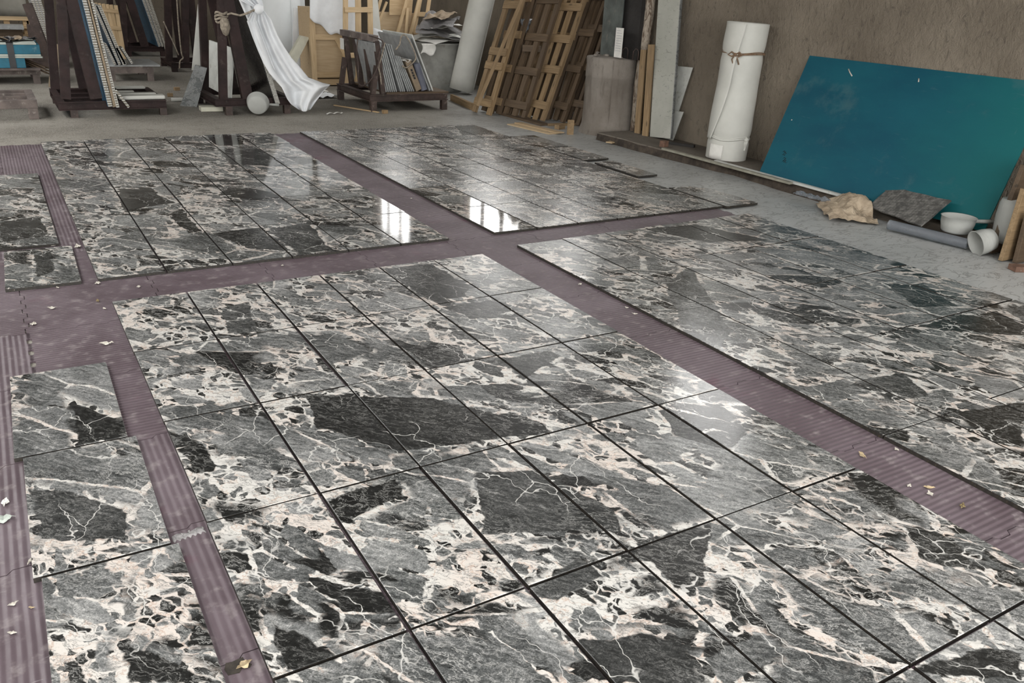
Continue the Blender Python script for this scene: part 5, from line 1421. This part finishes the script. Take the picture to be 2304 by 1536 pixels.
for k in range(3):
    a, b = S(58, 134 + 4 * k, ySt + .3), S(104, 138 + 6 * k, ySt + .1); a.z = max(a.z, .03 + .03 * k); b.z = max(.03 + .03 * k, b.z - .1)
    m = M(); m.beam(a, b, .12, .02, (0, 1, 0)); tag(m.build('loose_board', WOOD_OLD), 'loose weathered board sagging right of the blue stack, %s' % ['top one', 'middle one', 'lowest one'][k], 'board')
# cardboard sheet leaning
quadprism([gr(WY(103, 160, 10.3)), gr(WY(126, 165, 10.3)), WY(134, 100, 10.45), WY(117, 98, 10.45)], CARDBOARD, 'cardboard_sheet', 'tan cardboard sheet leaning behind the front left rack', 'sheet', (0, .012, 0))
quadprism([gr(WY(131, 172, 9.6)), gr(WY(138, 172, 9.6)), WY(138, 135, 9.7), WY(134, 138, 9.7)], WHITEFOAM, 'white_strip', 'narrow white foam strip behind the front left rack', 'strip', (0, .03, 0))
# low front pallet frame with white splatter
yL = 7.1
L_ = lambda u, v, y=yL: WY(u, v, y)
xr = L_(84, 235).x; xl_ = xr - 1.1; zc_ = L_(40, 234).z; hh = L_(40, 225).z - L_(40, 244).z
lp = thing('low_trestle', 'low splattered brown wooden frame at the left edge, before the blue stack', 'frame', Vector(((xr + xl_) / 2, yL + .5, 0)))
for y in (yL, yL + .98): part('beam', DIRTY_STEEL, lp, lambda m: m.box(((xr + xl_) / 2, y, zc_), xr - xl_, .09, hh), .004)
for x in (xr - .045, xl_ + .045): part('beam', DIRTY_STEEL, lp, lambda m: m.box((x, yL + .49, zc_ + .01), .09, .88, hh - .02, 0, 1), .004)
for k in (.33, .6): part('slat', DIRTY_STEEL, lp, lambda m: m.box(((xr + xl_) / 2, yL + .98 * k, zc_ + .03), xr - xl_ - .19, .04, .05))
for x in (xr - .06, xl_ + .06):
    for y in (yL, yL + .98): part('foot', DIRTY_STEEL, lp, lambda m: m.box((x, y, (zc_ - hh / 2) / 2), .11, .1, zc_ - hh / 2), .004)
# covered pile and pallets far back left
yv = 16.2
cv_ = WY(20, 40, yv)
m = M(); m.grid(lambda u, v: Vector((lerp(-2.5, WY(62, 30, yv).x, u), yv - .1 * math.sin(u * 19 + v) + .05 * mnoise.noise(Vector((u * 9, v * 4, 1))), lerp(WY(20, 36, yv).z, 2.2, v))), 40, 10, t=.01)
tag(m.build('cloth_cover', plain('beige_dust_sheet', (.24, .235, .21), .85, .12, 3, .2)), 'beige dust sheet hanging at the far left back', 'sheet')
yv2 = 15.2
root = thing('stacked_pallets', 'pile of pale yellow pallets at the far left back', 'pallet', Vector((WY(60, 80, yv2).x, yv2 + .4, 0)))
xa, xb2 = WY(43, 60, yv2).x, WY(76, 60, yv2).x
ztop = WY(60, 42, yv2).z
nl = max(2, int(ztop / .13))
for k in range(nl):
    z = ztop * k / nl
    part('deck', WOOD_PALE, root, lambda m: m.box(((xa + xb2) / 2 - .3, yv2 + .4, z + ztop / nl - .02), xb2 - xa + .6, .9, .03))
    for x in (xa - .2, (xa + xb2) / 2, xb2 - .06): part('block', WOOD_PALE, root, lambda m: m.box((x, yv2 + .1, z + (ztop / nl - .035) / 2), .1, .15, ztop / nl - .035))
a, b = WY(-20, 60, 14.6), WY(52, 58, 14.6)
m = M(); m.box(((a.x + b.x) / 2, 14.7, a.z), b.x - a.x, .5, .07); tb = m.build('grey_plate', GREYSLAB); tag(tb, 'grey plate lying on a dark trestle at the far left back', 'plate')
m = M(); m.box(((a.x + b.x) / 2, 14.8, (a.z - .037) / 2), (b.x - a.x) * .9, .4, a.z - .037); tag(m.build('dark_crate', WOOD_OLD), 'dark crate beneath the grey plate at the far left back', 'crate')

# ================================================================== chips, leaves and torn paper on the mats
frn = random.Random(11)
def chip(u, v, s_, mat, label, name='paper_scrap', cat='scrap', z=MT):
    p = G(u, v, z + .002); k = frn.uniform(0, 9); a = frn.uniform(0, 3.1); asp = frn.uniform(.35, .7)
    def fn(i, j):
        x, y = (i - .5) * s_, (j - .5) * s_ * asp; e = 1 - .6 * abs(2 * j - 1) * abs(2 * i - 1)
        x *= e; y *= e * (1 - .4 * abs(2 * i - 1))
        return p + Vector((x * math.cos(a) - y * math.sin(a), x * math.sin(a) + y * math.cos(a), .003 + .22 * s_ * abs(mnoise.noise(Vector((i * 2, j * 2, k)))) + .2 * s_ * (i - .5) ** 2))
    m = M(); m.grid(fn, 6, 4, t=.0012, smooth=False); return tag(m.build(name, mat), label, cat)
chips = [
 (220, 638, .05, CHIP, 'pale curled scrap on the mat just below the back left field corner'), (312, 646, .04, CHIP, 'small pale scrap on the mat strip, right of the curled one'),
 (175, 556, .08, CHIP, 'crumpled pale scrap in the gap beside the single apart tile'), (92, 554, .05, CHIP_T, 'tan flake on the back edge of the single apart tile'), (118, 553, .045, CHIP, 'pale flake near the right back corner of the single apart tile'),
 (118, 694, .05, CHIP, 'thin white scrap on the mat below the single apart tile'), (235, 695, .035, CHIP, 'white fleck on the mat left of the centre front field corner'), (220, 678, .05, LEAF, 'dry brown leaf on the mat left of the centre front field', 'dry_leaf', 'leaf'),
 (38, 653, .04, CHIP, 'pale fleck at the front left corner of the single apart tile'), (75, 730, .05, CHIP, 'flat pale flake near the mat seam at left'), (130, 648, .03, CHIP, 'tiny pale fleck under the front edge of the apart tile'),
 (12, 1132, .06, PAPER, 'white torn paper on the mat at the left edge, upper one'), (8, 1170, .075, PALEG, 'pale green torn sheet at the left picture edge'), (72, 1262, .05, CHIP, 'pale flake tucked by the left front column'), (30, 1360, .03, CHIP, 'small white fleck on the left mat strip, upper'), (28, 1425, .028, CHIP, 'tiny white fleck on the left mat strip, lowest'), (72, 1368, .02, CHIP_T, 'tiny tan fleck right of the small white fleck'),
 (240, 774, .07, CHIP, 'long pale sliver on the mat left of the second centre row'),
 (1940, 1026, .06, CHIP_T, 'tan strip on the mat between the centre and right fields, upper'), (2090, 1098, .045, CHIP_T, 'small tan strip on the mat near the right edge, lower'), (2092, 1112, .04, CHIP, 'pale flake beside the small lower tan strip'), (2165, 1140, .05, LEAF, 'dark dry leaf on the mat at the lower right', 'dry_leaf', 'leaf'), (2045, 1094, .03, CHIP, 'small pale fleck left of the lower tan strip'),
 (1410, 693, .03, CHIP, 'bright fleck on the mat strip beside the right field'), (1428, 707, .035, CHIP, 'second bright fleck on the mat strip beside the right field'), (1305, 640, .045, CHIP, 'thin pale flake on the mat near the left end of right field'), (925, 447, .03, CHIP, 'white fleck on the mat strip between the two back fields'), (635, 598, .03, CHIP, 'white fleck on the mat strip below the back left field'), (2017, 1012, .03, CHIP, 'pale fleck against the right field edge above the tan strip'), (550, 1497, .05, CHIP_T, 'tan flake by the broken mat corner at the bottom')]
for c_ in chips: chip(*c_)

for k in range(5):
    a = G(1236 + 11 * k, 268) + Vector((.02 * k, 0, 0)); b = WY(1322 + 13 * k, -10, a.y + .05)
    m = M(); m.beam(a, b, .06, .04, (0, 1, 0)); tag(m.build('old_batten', WOOD_OLD, bevel=.002), 'dark old batten leaning right of the ladder pallets, %s from the left' % ORD[k], 'batten', 'old battens by the footing')
a, b = G(388, 1214, MT), G(462, 1190, MT)
m = M(); m.grid(lambda u, v: a.lerp(b, u) + Vector((.01 * math.sin(u * 30) * v, .045 * (v - .5) * (.7 + .3 * math.sin(u * 40)), .0012 + .0008 * v)), 30, 3, t=.001); tag(m.build('plaster_smear', plain('pale_smear', (.26, .25, .25), .7, .3, 40, .2)), 'pale dried smear across the mat strip left of the centre front field', 'smear')

hole = [G(u, v, MT + .001) for u, v in [(508, 1492), (522, 1489), (546, 1478), (552, 1489), (567, 1494), (562, 1502), (546, 1502), (539, 1513), (513, 1519), (505, 1506)]]  # flat dark piece stands in for the shaded gap in the mat
m = M(); m.prism(hole, (0, 0, .0012)); tag(m.build('painted_mat_hole', plain('mat_hole_dark', (.03, .024, .018), .8, .4, 30, .2)), 'painted dark hole at the broken mat corner, bottom of the left mat strip', 'patch')
